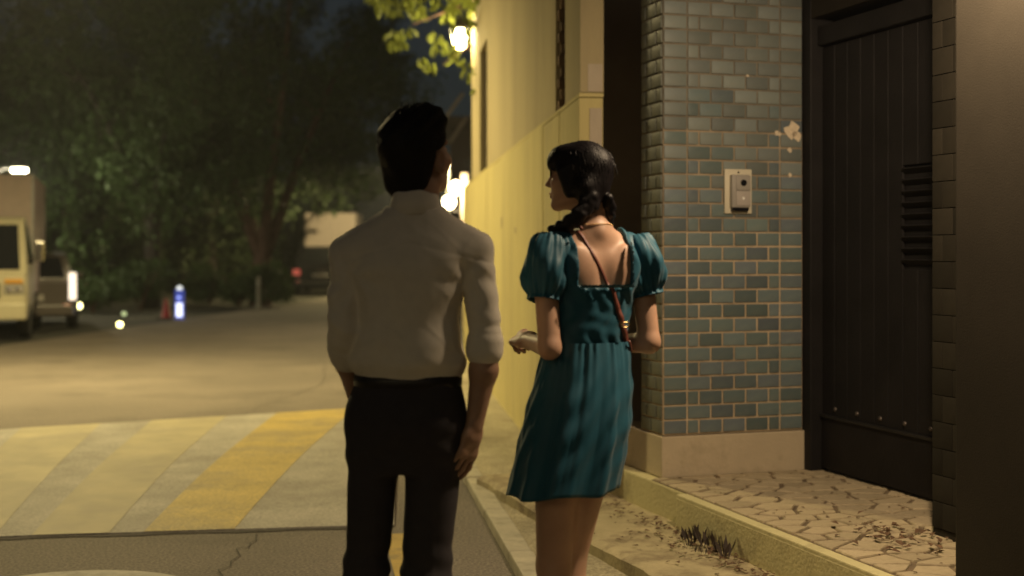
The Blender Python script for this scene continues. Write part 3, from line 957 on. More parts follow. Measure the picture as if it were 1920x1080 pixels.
def shrub(label, loc, r, n_, seed, size=.12, m='leaf', group='shrubs along the far kerb'):
    q = random.Random(seed)
    s_ = empty('shrub', loc, 0, label, 'shrub', group)
    mb = MB()
    for k_ in range(5):
        a = q.uniform(0, 6.28)
        mb.tube([(0, 0, -.02), (math.cos(a) * r[0] * .2, math.sin(a) * r[0] * .2, r[2] * .6), (math.cos(a) * r[0] * .6, math.sin(a) * r[0] * .6, r[2] * 1.3)], [.03, .02, .008], 5)
    mb.build('stem', M['bark'], s_)
    cl = []
    for _ in range(10):
        p = rv(q); cl.append(((p.x * r[0] * .7, p.y * r[1] * .7, r[2] * (.95 + p.z * .6)), (r[0] * .45, r[1] * .45, r[2] * .42)))
    link('foliage', leaf_mesh('foliage', cl, n_, size, seed), M[m], s_)
for u, Y, r, n_, sd, lab in ((505, 34.6, (.75, .6, .62), 2600, 31, 'round green shrub in front of the forked trunk'),
                             (448, 35.5, (.70, .6, .60), 2400, 32, 'shrub just left of the pale bollard'),
                             (395, 37.0, (1.0, .7, .65), 2600, 33, 'wide dark shrub between bollard and blue light box'),
                             (265, 33.0, (1.1, .7, .70), 2600, 34, 'low dark shrub behind the small garden lights'),
                             (175, 31.5, (.9, .7, .55), 2200, 35, 'low shrub right of the parked hatchback')):
    shrub(lab, (tx(u, Y), Y, 0), r, n_, sd)
hd = empty('hedge', (-15.5, 53, 0), R(8), 'long dark hedge closing the view under the trees', 'hedge')
for k_ in range(14): MB().tube([(k_ * 1.3 - 8, 0, -.05), (k_ * 1.3 - 8, .1, 1.6)], [.06, .03], 5).build('stem', M['bark'], hd)
link('foliage', leaf_mesh('hedge', [((k_ * .9 - 8.5, 0, 1.7), (.9, .8, 1.7)) for k_ in range(20)], 9000, .34, 61), M['leaf_dark'], hd)

# branch with lamp-lit leaves reaching over the end of the cream wall
ot = empty('overhanging_tree', (.35, 17.4, 0), 0, 'tree behind the cream wall, its leaves glowing around the lantern', 'tree')
mb = MB()
mb.tube([(0, .3, -.05), (.02, .3, 1.5), (-.05, .25, 3.0), (-.15, .1, 4.2)], [.16, .13, .11, .09], 8)
twigs = []
for pts in ([(-.15, .1, 4.1), (-.55, -.6, 4.45), (-1.0, -1.4, 4.35), (-1.5, -1.9, 4.05)], [(-.15, .1, 4.2), (-.4, -.8, 4.6), (-.9, -1.5, 4.7), (-1.9, -2.0, 4.45)], [(-.15, .1, 4.0), (-.5, -.7, 4.0), (-.85, -1.6, 3.85), (-1.15, -2.1, 3.55)], [(-.15, .1, 4.2), (.1, -.4, 5.2), (-.5, -.9, 5.6), (-1.6, -1.3, 5.5)], [(-.15, .1, 3.9), (-.45, -.9, 3.75), (-.72, -1.75, 3.45), (-.78, -1.95, 3.05)]):
    mb.tube(pts, [.05, .03, .018, .006], 6); twigs.append([Vector(p) for p in pts])
mb.build('trunk', M['bark'], ot, sm=1.2)
# real-sized leaves in hand-shaped bunches along the twigs
q = random.Random(77)
V = []; Fc = []
def leaf(p, d, L_, w_):
    n_ = len(V)
    up = Vector((q.uniform(-.4, .4), q.uniform(-1, -.2), q.uniform(-.3, .5)))
    s_ = d.cross(up).normalized(); k_ = s_.cross(d).normalized()
    V.extend([p, p + d * L_ * .35 + s_ * w_ * .8 + k_ * .006, p + d * L_ * .7 + s_ * w_ + k_ * .004, p + d * L_ - k_ * .012, p + d * L_ * .7 - s_ * w_ + k_ * .004, p + d * L_ * .35 - s_ * w_ * .8 + k_ * .006, p + d * L_ * .5 - k_ * .006])
    Fc.extend([(n_, n_+1, n_+6), (n_+1, n_+2, n_+6), (n_+2, n_+3, n_+6), (n_+3, n_+4, n_+6), (n_+4, n_+5, n_+6), (n_+5, n_, n_+6)])
def bunch(c, n_=6, L_=.13):
    for k_ in range(n_):
        d = Vector((q.uniform(-.8, .8), q.uniform(-.5, .5), -1 + q.uniform(-.2, .7))).normalized()
        leaf(c + rv(q) * .05, d, L_ * q.uniform(.7, 1.2), L_ * .2)
def wpt(u, v_, Y): return Vector(((u - 960) / 2500 * Y - .35, Y - 17.4, 1.39 + (475 - v_) / 2500 * Y))
for u, v_, Y, k_ in ((742, 60, 15.6, 3), (735, 72, 15.4, 3), (758, 66, 15.5, 4), (770, 62, 15.6, 3), (732, 85, 15.4, 4), (745, 78, 15.5, 4), (752, 90, 15.4, 2),
                 (812, 70, 15.5, 4), (826, 72, 15.4, 4), (830, 88, 15.5, 5), (815, 92, 15.4, 4), (838, 98, 15.5, 4), (850, 102, 15.4, 4),
                 (800, 118, 15.4, 4), (812, 124, 15.5, 4), (792, 112, 15.4, 3), (855, 112, 15.5, 3), (868, 118, 15.4, 3), (876, 128, 15.3, 3), (884, 138, 15.3, 3), (880, 150, 15.3, 2), (890, 176, 15.3, 2),
                 (872, 62, 15.35, 2), (868, 78, 15.35, 2), (885, 72, 15.3, 2)):
    bunch(wpt(u, v_ - 6, Y), k_)
for k_ in range(110):
    u = q.uniform(690, 900); v_ = q.uniform(-60, 30) - 12 * math.sin(u * .02)
    bunch(wpt(u, v_, q.uniform(14.6, 17.6)), 3, .15)
o = link('crown', pydata('leaves', V, Fc), M['leaf_bright'], ot)

# ------------------------------------------------------------------ lamps
def glow(name, col, s_):
    return mat(name, (.8, .75, .6), .5, emit=col, estr=s_)
def light(name, kind, loc, power, col, parent, rad=.06, spot=None, blend=.5, rot=(0, 0, 0)):
    d = bpy.data.lights.new(name, kind)
    d.energy = power; d.color = col; d.shadow_soft_size = rad
    if kind == 'SPOT': d.spot_size = spot; d.spot_blend = blend
    o = bpy.data.objects.new(name, d); o.location = loc; o.rotation_euler = rot
    COL.objects.link(o)
    if parent is not None: o.parent = parent
    return o
# street lamps, some of them added, whose arms reach over the road (the near head hangs just above the picture)
def street_lamp(label, loc, zt, ax, power, cone=154, bl=.45):
    sl = empty('street_lamp', loc, 0, label, 'street lamp', 'street lamps along the road')
    MB().tube([(0, 0, 0), (0, 0, zt * .45), (0, 0, zt + .30)], [.09, .075, .06], 12).build('pole', M['metal_grey'], sl, sm=1)
    MB().tube([(0, 0, zt + .25), (ax * .35, -.1, zt + .37), (ax * .9, -.4, zt + .17)], [.045, .04, .035], 10).build('arm', M['metal_grey'], sl, sm=1)
    MB().box(ax - .35, ax + .35, -.52, -.30, zt + .05, zt + .19, .03).build('lamp_head', M['metal_grey'], sl, sm=1)
    MB().box(ax - .30, ax + .28, -.49, -.33, zt + .028, zt + .046).build('diffuser', glow('glow_street', (1.0, .78, .42), 40), sl)
    light('lamp_light', 'SPOT', (ax, -.41, zt), power, SODIUM, sl, .14, R(cone), bl)
street_lamp('tall steel street lamp on the left side whose arm reaches over the road', (-8.9, 14.4, 0), 5.9, 3.7, P_STREET)
street_lamp('added distant street lamp, unseen behind the man, lighting the white box truck', (-2.1, 44.4, 0), 4.45, -1.1, P_FAR, 174, .12)
street_lamp('added fill street lamp on the left side, unseen behind the viewer', (-9.6, -10, 0), 5.9, 3.4, P_BACK)
# lantern on a bracket at the corner of the house
lt = empty('wall_lantern', (-.63, 16.0, 3.83), 0, 'glowing tapered glass lantern on a wall bracket behind the leaves', 'lantern')
def frustum(r0, r1, z0, z1, n_=6):
    return MB().lathe([(r0, z0), (r1, z1)], (0, 0, 0), n_)
frustum(.062, .112, 0, .24).build('glass', glow('glow_lantern', (1.0, .86, .42), 16), lt)
MB().lathe([(.13, .242), (.13, .262), (.06, .33), (.02, .36), (.02, .40)], (0, 0, 0), 8).build('cap', M['metal_dark'], lt)
MB().lathe([(.03, -.05), (.075, -.02), (.075, -.002)], (0, 0, 0), 8).build('base', M['metal_dark'], lt)
MB().tube([(0, 0, .39), (.02, 0, .47), (.14, .02, .50), (.30, .04, .42)], .014, 7).build('bracket', M['metal_dark'], lt)
light('lantern_light', 'POINT', (0, -.18, .10), P_LANTERN, (1.0, .80, .36), lt, .10)
# twin globes by a gate post further up the street
tg = empty('twin_globe_lamp', (-.86, 24.3, 0), 0, 'post with two bright round globe lamps beyond the end of the cream wall', 'lamp post')
MB().box(-.06, .06, -.06, .06, 0, 2.85, .01).build('post', mat('post_pale', (.45, .38, .28), .8, var=.1), tg)
for gx, gz in ((-.165, 2.585), (-.285, 2.32)):
    MB().tube([(-.05, 0, gz - .16), (gx * .8, 0, gz - .16), (gx, 0, gz - .12)], .012, 6).build('arm', M['metal_dark'], tg)
    MB().lathe([(.02, -.13), (.085, -.09), (.118, -.03), (.122, .02), (.10, .08), (.05, .115), (.01, .125)], (gx, 0, gz), 16).build('globe', glow('glow_globe', (1.0, .82, .48), 14), tg, sm=3)
    light('globe_light', 'POINT', (gx, -.20, gz), P_GLOBE, (1.0, .78, .44), tg, .10)
# roadside lamp at the far left
ll = empty('roadside_lamp', (-11.3, 30.0, 0), 0, 'slim roadside lamp with a bright flat head above the truck at far left', 'street lamp')
MB().tube([(-.35, 0, 0), (-.35, 0, 2.0), (-.35, 0, 3.22)], [.06, .05, .04], 10).build('pole', M['metal_grey'], ll, sm=1)
MB().tube([(-.35, 0, 3.2), (-.1, 0, 3.31), (.10, 0, 3.31)], .03, 8).build('arm', M['metal_grey'], ll, sm=1)
MB().box(.04, .40, -.08, .08, 3.30, 3.345, .01).build('lamp_head', M['metal_grey'], ll)
MB().box(.06, .385, -.075, .075, 3.22, 3.296, .01).build('diffuser', glow('glow_left', (1.0, .93, .62), 14), ll)
light('roadside_light', 'POINT', (.22, -.05, 3.12), P_LEFT, (1.0, .88, .60), ll, .12)
# porch lamp on a gooseneck from the brown wall, right of the picture
pl = empty('porch_lamp', tuple(pw(0, -2.96, 2.75)), PR, 'shaded gooseneck lamp on the brown garden wall above the porch', 'lamp')
MB().box(-.03, .004, -.05, .05, -.06, .06, .005).build('back_plate', M['metal_dark'], pl)
MB().tube([(-.02, 0, 0), (-.15, 0, .12), (-.24, 0, .17), (-.34, 0, .10), (-.38, .01, .03)], .013, 7).build('arm', M['metal_dark'], pl, sm=1)
_sr = (R(60), 0, R(2))
MB().lathe([(.085, -.12), (.060, -.03), (.03, .03), (.012, .04)], (0, 0, 0), 14, False).build('shade', M['metal_dark'], pl, (-.38, .02, .0), _sr)
MB().lathe([(.02, -.01), (.034, .012), (.03, .035), (.012, .05)], (0, 0, -.105), 12).build('bulb', glow('glow_porch', (1.0, .76, .48), 30), pl, (-.38, .02, .0), _sr)
# small garden lights and a glowing box on the far verge
for u, v_, Y, r, col, st, lab in ((225, 609, 25.2, .055, (1.0, .9, .35), 9, 'low round garden light, brightest of three at the far kerb'),
                            (233, 588, 28.5, .05, (.6, .75, .35), 1.0, 'dim greenish garden light behind the bright low one'),
                            (148, 573, 30.5, .075, (1.0, .92, .4), 8, 'garden light on a short stalk right of the hatchback')):
    c = Vector((tx(u, Y), Y, 1.39 + (475 - v_) / 2500 * Y))
    g_ = empty('garden_light', (c.x, c.y, 0), 0, lab, 'garden light', 'garden lights on the far verge')
    zc = max(c.z, .05)
    MB().tube([(0, 0, -.03), (0, 0, zc - r * .8)], .018, 7).build('stalk', M['metal_dark'], g_)
    MB().lathe([(r * .3, -r), (r * .9, -r * .5), (r, 0), (r * .8, r * .55), (r * .2, r * .8)], (0, 0, zc), 12).build('globe', glow('glow_garden_%d' % u, col, st), g_, sm=3)
bx_ = empty('light_box', (tx(337, 28.2), 28.2, 0), 0, 'small upright light box glowing blue and white beside the road', 'light box')
MB().box(-.085, .085, -.06, .06, 0, .62, .01).build('case', mat('case_blue', (.03, .05, .22), .4, emit=(.06, .10, .55), estr=.55), bx_)
MB().box(-.055, .075, -.066, -.061, .05, .34).build('panel', glow('glow_panel', (.62, .68, 1.0), 2.2), bx_)
MB().box(-.035, .035, -.066, -.061, .42, .49).build('panel', glow('glow_blue', (.25, .35, 1.0), 1.5), bx_)
MB().lathe([(.02, 0), (.055, .02), (.06, .06), (.03, .10)], (0, 0, .60), 10).build('finial', glow('glow_fin', (.8, .85, .85), 1.3), bx_)
cn = empty('traffic_cone', (tx(312, 28.4), 28.4, 0), 0, 'small red traffic cone left of the blue light box', 'traffic cone')
MB().lathe([(.13, .025), (.10, .05), (.03, .42), (.02, .43)], (0, 0, 0), 14).build('cone', mat('cone_red', (.45, .02, .02), .5), cn, sm=1)
MB().box(-.17, .17, -.17, .17, .0, .026, .006).build('base', M['metal_dark'], cn)
bl = empty('bollard', (tx(485, 34.0), 34.0, 0), 0, 'short pale bollard in front of the forked tree', 'bollard')
MB().lathe([(.062, 0), (.06, .02), (.052, .04), (.05, .70), (.045, .76), (.02, .80)], (0, 0, 0), 12).build('post', mat('bollard_pale', (.42, .40, .30), .6, var=.2), bl, sm=.7)
MB().lathe([(.054, .60), (.054, .68)], (0, 0, 0), 12).build('reflective_band', mat('band', (.6, .6, .5), .3), bl)

# dark house up the street, pale slanted stair rails
dh = empty('far_house', (-.9, 28.5, 0), 0, 'dim house beyond the cream wall with two pale slanted rails', 'house')
M['far_wall'] = mat('far_wall', (.085, .07, .055), .9, var=.2, scale=1)
MB().box(-.42, 3.5, 0, 5, 0, 4.1).build('wall_section', M['far_wall'], dh)
MB().prism([(-.75, -.2), (3.7, -.2), (3.7, 5.2), (-.75, 5.2)], 4.11, 4.3).build('roof_slab', M['far_wall'], dh)
MB().box(-.12, .25, -.03, -.002, 2.2, 3.4).build('window', M['window_dark'], dh)
M['rail_pale'] = mat('rail_pale', (.30, .26, .20), .7, var=.2)
MB().tube([(-.42, -.3, 3.72), (-.05, -.28, 4.28)], .038, 7).build('stair_rail', M['rail_pale'], dh)
MB().tube([(-.55, -.6, 4.15), (-.12, -.55, 4.75)], .040, 7).build('stair_rail', M['rail_pale'], dh)

# ------------------------------------------------------------------ vehicles
M['glass_car'] = mat('glass_car', (.012, .013, .015), .08, spec=.6)
M['tyre'] = mat('tyre', (.018, .018, .018), .9)
M['chrome'] = mat('chrome', (.6, .58, .55), .15, metal=1.0)
M['plate'] = mat('plate', (.42, .40, .37), .5, var=.1, scale=30)
M['plastic_black'] = mat('plastic_black', (.02, .02, .02), .6)
def wheel(par, x, y, r, w_=.2):
    wl = empty('wheel', (x, y, r)); wl.parent = par
    MB().lathe([(r * .62, -w_ / 2), (r * .93, -w_ / 2), (r, -w_ * .35), (r, w_ * .35), (r * .93, w_ / 2), (r * .62, w_ / 2)], (0, 0, 0), 22).build('tyre', M['tyre'], wl, (0, 0, 0), (0, math.pi / 2, 0), 1)
    MB().lathe([(r * .1, -w_ * .42), (r * .6, -w_ * .40), (r * .62, w_ * .40), (r * .1, w_ * .42)], (0, 0, 0), 14).build('rim', M['metal_grey'], wl, (0, 0, 0), (0, math.pi / 2, 0), 1)
def loft_body(st, name, m, par):
    """st: list of (y, [(halfwidth, z), ...]) sections from rear to front"""
    n_ = len(st[0][1]); v = []
    for y_, sec in st:
        for hw_, z_ in sec: v.append((hw_, y_, z_))
        for hw_, z_ in sec[::-1]: v.append((-hw_, y_, z_))
    nn = 2 * n_
    f = grid_faces(nn, len(st), True)
    f.append(tuple(range(nn))); f.append(tuple((len(st) - 1) * nn + k_ for k_ in range(nn))[::-1])
    me = pydata(name, v, f, .7)
    bm = bmesh.new(); bm.from_mesh(me); bmesh.ops.recalc_face_normals(bm, faces=bm.faces[:]); bm.to_mesh(me); bm.free()
    smooth(me, .7)
    return link(name, me, m, par)
def car(label, loc, rz, paint_, W=.9, H=1.5, lamp=None, tall=False, suv=False):
    """rear faces local -y"""
    c = empty('parked_car', loc, rz, label, 'car')
    b = H * .62
    loft_body([(-2.05, [(W * .80, .34), (W * .88, .48), (W * .90, b * .82), (W * .84, b * .98)]), (-1.95, [(W * .90, .24), (W * .98, .45), (W * .99, b * .85), (W * .93, b)]),
               (-1.2, [(W * .95, .22), (W, .45), (W, b * .88), (W * .95, b)]), (.8, [(W * .95, .22), (W, .45), (W, b * .86), (W * .95, b * .98)]),
               (1.7, [(W * .92, .24), (W * .97, .45), (W * .95, b * .78), (W * .86, b * .86)]), (2.15, [(W * .74, .34), (W * .80, .45), (W * .78, b * .66), (W * .66, b * .72)])], 'body', paint_, c)
    loft_body([(-1.96, [(W * .90, b * .995), (W * .86, b + .06)]), (-1.72, [(W * .91, b), (W * .76, H * .95)]), (-1.35, [(W * .92, b), (W * .74, H)]), (.0, [(W * .92, b), (W * .74, H)]), (.45, [(W * .92, b * .99), (W * .72, H * .96)]), (1.05, [(W * .88, b * .97), (W * .80, b * 1.0)])], 'cabin', paint_, c)
    v = [(-W * .74, -1.955, b + .07), (W * .74, -1.955, b + .07), (W * .63, -1.76, H * .93), (-W * .63, -1.76, H * .93)]
    link('rear_window', pydata('rw', [Vector(p) + Vector((0, -.012, .0)) for p in v] + [Vector(p) + Vector((0, .02, 0)) for p in v], [(0, 1, 2, 3), (0, 4, 5, 1), (1, 5, 6, 2), (2, 6, 7, 3), (3, 7, 4, 0)]), M['glass_car'], c)
    for s_ in (-1, 1):
        v = [(s_ * W * .925, -1.55, b + .03), (s_ * W * .925, .75, b + .02), (s_ * W * .765, .35, H * .93), (s_ * W * .765, -1.5, H * .93)]
        link('side_window', pydata('sw', [Vector(p) + Vector((s_ * .008, 0, 0)) for p in v], [(0, 1, 2, 3)]), M['glass_car'], c)
        z0, z1 = (b * .62, b * 1.18) if tall else (b * .66, b * .86)
        w0 = .13 if tall else .24
        xs = sorted((s_ * W * .97, s_ * (W * .97 - w0)))
        MB().box(xs[0], xs[1], -2.075, -1.93, z0, z1, .012).build('tail_lamp', lamp or M['plastic_black'], c)
        MB().box(s_ * W * .78 - .07, s_ * W * .78 + .07, -2.09, -2.03, .40, .47, .01).build('reflector', mat('reflector', (.45, .05, .03), .2, emit=(.9, .35, .25), estr=.25), c)  # reflected light given to the reflectors as emission
        MB().box(min(s_ * W * 1.0, s_ * W * 1.17), max(s_ * W * 1.0, s_ * W * 1.17), .55, .68, b, b + .14, .03).build('mirror', paint_, c)
        wheel(c, s_ * W * .9, -1.3, .31); wheel(c, s_ * W * .9, 1.35, .31)
    MB().box(-.26, .26, -2.075, -2.045, b * .60, b * .60 + .12, .004).build('number_plate', M['plate'], c)
    MB().box(-W * .93, W * .93, -2.10, -1.9, .26, .46, .03).build('bumper', M['plastic_black'] if suv else paint_, c)
    MB().box(-.16, .16, -2.085, -2.05, b * .80, b * .83).build('handle_trim', M['chrome'], c)
    return c
M['paint_black'] = mat('paint_black', (.012, .011, .013), .25, coat=.6, var=.1)
M['paint_pale'] = mat('paint_pale', (.085, .07, .06), .35, coat=.4, var=.05)
M['lamp_red'] = mat('lamp_red', (.35, .015, .015), .2, emit=(1.0, .22, .14), estr=.35)
M['lamp_pale'] = mat('lamp_pale', (.6, .5, .4), .2, emit=(1.0, .84, .66), estr=1.6)
car('black parked car seen from the rear under the white box truck up the road', (tx(597, 44), 46.0, 0), R(2), M['paint_black'], .93, 1.62, M['lamp_red'], False, True)
car('pale parked hatchback with tall bright tail lamps, right of the truck at left', (-9.35, 25.9, 0), R(19), M['paint_pale'], .84, 1.42, M['lamp_pale'], True)

def truck(label, loc, rz, paint_, boxm, W=.86, CH=1.98, BH=2.72, front=True):
    """small box truck, cab faces local -y"""
    t_ = empty('box_truck', loc, rz, label, 'truck')
    loft_body([(0.0, [(W * .88, .42), (W * .95, .55), (W * .95, .98), (W * .93, 1.06)]), (.06, [(W * .97, .36), (W, .55), (W, 1.0), (W * .975, 1.10)]), (.38, [(W * .98, .36), (W, .6), (W * .985, 1.20), (W * .90, CH - .10)]), (.55, [(W * .98, .4), (W, .6), (W * .985, 1.22), (W * .90, CH)]), (1.45, [(W * .98, .4), (W, .6), (W * .985, 1.22), (W * .88, CH + .02)])], 'cab', paint_, t_)
    v = [(-W * .86, .068, 1.13), (W * .86, .068, 1.13), (W * .80, .375, CH - .13), (-W * .80, .375, CH - .13)]
    link('windscreen', pydata('ws', [Vector(p) + Vector((0, -.012, .004)) for p in v], [(0, 1, 2, 3)]), M['glass_car'], t_)
    for s_ in (-1, 1):
        v = [(s_ * W * .99, .35, 1.22), (s_ * W * .99, 1.25, 1.22), (s_ * W * .915, 1.2, CH - .14), (s_ * W * .915, .5, CH - .14)]
        link('side_window', pydata('sw', [Vector(p) + Vector((s_ * .012, 0, 0)) for p in v], [(0, 1, 2, 3)]), M['glass_car'], t_)
        xs = s_ * W * .76
        MB().box(xs - .16, xs + .16, -.022, .06, .74, .90, .015).build('headlight', mat('headlight_glass', (.35, .33, .28), .12, coat=.5), t_)
        for k_ in (-.06, .06):
            MB().lathe([(.05, 0), (.045, .012), (.01, .018)], (0, 0, 0), 12).build('reflector_bowl', M['chrome'], t_, (xs + k_, -.016, .82), (math.pi / 2, 0, 0))
        MB().box(xs - .14, xs + .14, -.026, .05, .912, .985, .012).build('indicator', mat('indicator', (.62, .30, .02), .3), t_)
        MB().tube([(s_ * W * .98, .30, 1.25), (s_ * (W + .16), .16, 1.38)], .012, 6).build('mirror_arm', M['plastic_black'], t_)
        MB().box(s_ * (W + .17) - .07, s_ * (W + .17) + .07, .12, .18, 1.26, 1.58, .02).build('mirror', M['chrome'], t_)
        wheel(t_, s_ * W * .88, .75, .31); wheel(t_, s_ * W * .86, 3.6, .30)
    MB().box(-W * .98, W * .98, -.06, .12, .34, .60, .03).build('bumper', paint_, t_)
    MB().box(-.26, .26, -.075, -.055, .42, .53, .004).build('number_plate', M['plate'], t_)
    MB().box(-.45, .45, -.012, .02, .68, .92, .01).build('grille', M['plastic_black'], t_)
    MB().box(-W * .9, W * .9, 1.5, 4.9, .50, .68).build('chassis', M['plastic_black'], t_)
    MB().box(-W * .98, W * .98, 1.52, 4.9, .70, BH, .02).build('cargo_box', boxm, t_)
    MB().box(W * .98 - .03, W * .98 + .012, 1.50, 1.56, .70, BH + .01).build('corner_post', M['metal_grey'], t_)
    return t_
M['paint_cream'] = mat('paint_cream', (.55, .50, .33), .4, coat=.3, var=.05)
M['box_panel'] = mat('box_panel', (.50, .40, .35), .6, var=.08)
truck('cream box truck facing the camera, cut by the left edge', (-8.50, 20.9, 0), R(16), M['paint_cream'], M['box_panel'])
truck('white box truck seen from the rear above the black parked car', (tx(608, 52) + .12, 56.5, 0), R(182), M['paint_cream'], mat('box_white', (.62, .52, .46), .6, var=.08), 1.0, 2.05, 2.95)

# ------------------------------------------------------------------ litter
q = random.Random(33)
V = []; Fc = []
def flake(p, s_):
    n_ = len(V); a = q.uniform(0, 6.28)
    d = Vector((math.cos(a), math.sin(a), q.uniform(-.25, .35))); e = Vector((-math.sin(a), math.cos(a), q.uniform(-.3, .3)))
    V.extend([p, p + d * s_ * .5 + e * s_ * .3 + Vector((0, 0, s_ * .15)), p + d * s_, p + d * s_ * .5 - e * s_ * .3 + Vector((0, 0, s_ * .12))]); Fc.extend([(n_, n_+1, n_+2), (n_, n_+2, n_+3)])
for _ in range(380):
    y_ = q.triangular(-3.0, .6, -.9); x_ = -.13 - abs(q.gauss(0, .13))
    if x_ < -.57: continue
    flake(pw(x_, y_, .106 + q.uniform(0, .006)), q.uniform(.012, .038))
for _ in range(90):
    y_ = q.gauss(-1.62, .16); x_ = q.gauss(.28, .09)
    flake(pw(x_, y_, .272 + q.uniform(0, .012)), q.uniform(.015, .045))
for _ in range(70):
    flake(pw(q.uniform(0, .8), q.uniform(-2.2, -.1), .270), q.uniform(.01, .025))
tag(link('leaf_litter', pydata('litter', V, Fc), M['litter']), kind='stuff')
V = []; Fc = []
wd = empty('dried_weed', tuple(pw(-.185, -.72, .10)), PR, 'dark clump of dried weeds against the platform on the low step', 'weed')
for cx, cy, n_, hh in ((0, 0, 14, .075), (.02, -.11, 14, .095), (-.01, -.22, 10, .06), (.0, -.30, 10, .085), (-.05, -.08, 12, .035), (-.06, -.2, 12, .03)):
    for _ in range(n_):
        a = q.uniform(0, 6.28); L_ = hh * q.uniform(.5, 1.2)
        b0 = Vector((cx + q.uniform(-.03, .03), cy + q.uniform(-.05, .05), 0)); d = Vector((math.cos(a) * .4, math.sin(a) * .4, 1)).normalized()
        s_ = d.cross(Vector((math.sin(a * 3), math.cos(a), .2))).normalized() * L_ * .13
        k_ = len(V); V.extend([b0, b0 + d * L_ * .5 + s_, b0 + d * L_, b0 + d * L_ * .5 - s_]); Fc.append((k_, k_ + 1, k_ + 2)); Fc.append((k_, k_ + 2, k_ + 3))
link('leaves', pydata('weed', V, Fc), M['litter_dark'], wd)

# ------------------------------------------------------------------ intercom on the pier
ic = empty('intercom', tuple(pw(.4105, -.0085, 1.592)), PR, 'grey video door intercom with a pale back plate on the blue-grey tiles', 'intercom')
MB().box(-.077, .077, -.014, .0, 0, .228, .006).build('back_plate', M['plastic_pale'], ic, sm=.6)
MB().box(-.052, .052, -.046, -.0145, .030, .198, .008).build('housing', M['plastic_grey'], ic, sm=.6)
MB().box(-.030, .050, -.051, -.0465, .118, .190, .003).build('camera_panel', M['plastic_grey'], ic, sm=.6)
MB().box(-.030, .050, -.0515, -.0465, .040, .114, .003).build('call_panel', M['plastic_light'], ic, sm=.6)
MB().lathe([(.017, 0), (.016, .004), (.012, .005), (.011, .002)], (0, 0, 0), 20).build('camera_lens', M['lens_black'], ic, (.010, -.0515, .156), (math.pi / 2, 0, 0), 1)
MB().lathe([(.008, 0), (.007, .003)], (0, 0, 0), 16).build('call_button', M['button_white'], ic, (.008, -.052, .077), (math.pi / 2, 0, 0), 1)
MB().lathe([(.006, 0), (.005, .002)], (0, 0, 0), 12).build('screw_hole', M['lens_black'], ic, (0, -.0142, .211), (math.pi / 2, 0, 0))
MB().box(-.046, .046, -.040, -.0145, .012, .029, .004).build('hood_shade', M['lens_black'], ic)  # black bar put in for the shadow below the housing
# spotlight beam of the porch lamp
_pl = pw(-.38, -2.96 + .16, 2.665)
_tgt = pw(-.10, -.80, .30)
_d = (_tgt - _pl).to_track_quat('-Z', 'Y').to_euler()
light('porch_light', 'SPOT', tuple(_pl), P_PORCH, WARM, None, .05, R(130), .55, tuple(_d))

# ------------------------------------------------------------------ added haze volume, for lamp glow and lifted blacks
HAZE = 0.0011
hz_ = MB().box(-128, 128, -123, 133, -1.05, 17.0).build('haze', None)
_m = bpy.data.materials.new('haze'); _m.use_nodes = True
_n = _m.node_tree.nodes; _l = _m.node_tree.links
for x in list(_n):
    if x.type != 'OUTPUT_MATERIAL': _n.remove(x)
_v = _n.new('ShaderNodeVolumePrincipled')
_v.inputs['Color'].default_value = (.85, .87, .9, 1)
_v.inputs['Density'].default_value = HAZE
_v.inputs['Anisotropy'].default_value = 0.5
_l.new(_v.outputs[0], [x for x in _n if x.type == 'OUTPUT_MATERIAL'][0].inputs['Volume'])
hz_.data.materials.append(_m)
tag(hz_, kind='stuff')
# ------------------------------------------------------------------ people
M['skin_man'] = mat('skin_man', (.42, .25, .165), .5, var=.14, scale=9, sss=.12, bump=.08, bscale=300)
M['skin_woman'] = mat('skin_woman', (.50, .30, .20), .5, var=.11, scale=9, sss=.12, bump=.06, bscale=300)
M['lips'] = mat('lips', (.36, .10, .09), .4, var=.05, scale=60)
M['eye_white'] = mat('eye_white', (.65, .62, .58), .2)
M['iris'] = mat('iris', (.02, .012, .008), .15)
M['hair_dark'] = mat('hair_dark', (.007, .005, .006), .5, var=.3, scale=60, stretch=(1, 1, .15), bump=.2, bscale=260, spec=.25)
M['hair_brown'] = mat('hair_brown', (.011, .008, .008), .6, var=.3, scale=60, stretch=(1, 1, .15), bump=.3, bscale=220, spec=.25)
M['shirt'] = mat('shirt', (.78, .715, .60), .85, var=.05, scale=30, bump=.06, bscale=700, sheen=.1)
M['trousers'] = mat('trousers', (.045, .040, .044), .9, var=.1, scale=30, bump=.1, bscale=500, spec=.25)
M['belt'] = mat('belt', (.02, .016, .015), .45, var=.1)
M['shoe'] = mat('shoe', (.02, .017, .016), .35, var=.1)
M['sole'] = mat('sole', (.05, .045, .04), .8)
M['dress'] = mat('dress', (.006, .082, .130), .55, var=.10, scale=9, bump=.03, bscale=500, sheen=.1, spec=.4)
M['bag_leather'] = mat('bag_leather', (.16, .050, .035), .5, var=.12, scale=30, bump=.15, bscale=200)
M['gold'] = mat('gold', (.8, .58, .25), .25, metal=1.0)
M['phone'] = mat('phone', (.012, .012, .014), .2)

def paint(me, mats, regions):
    """extra material slots for faces whose centre lies in an ellipsoid region (c, Q, r, slot)"""
    for m in mats: me.materials.append(m)
    n = len(me.polygons)
    c = np.zeros(n * 3, np.float32); me.polygons.foreach_get('center', c); c = c.reshape(-1, 3)
    mi = np.zeros(n, np.int32)
    for ctr, Q, r, slot in regions:
        p = (c - ctr) @ Q
        mi[((p / np.array(r)) ** 2).sum(1) < 1] = slot
    me.polygons.foreach_set('material_index', mi)

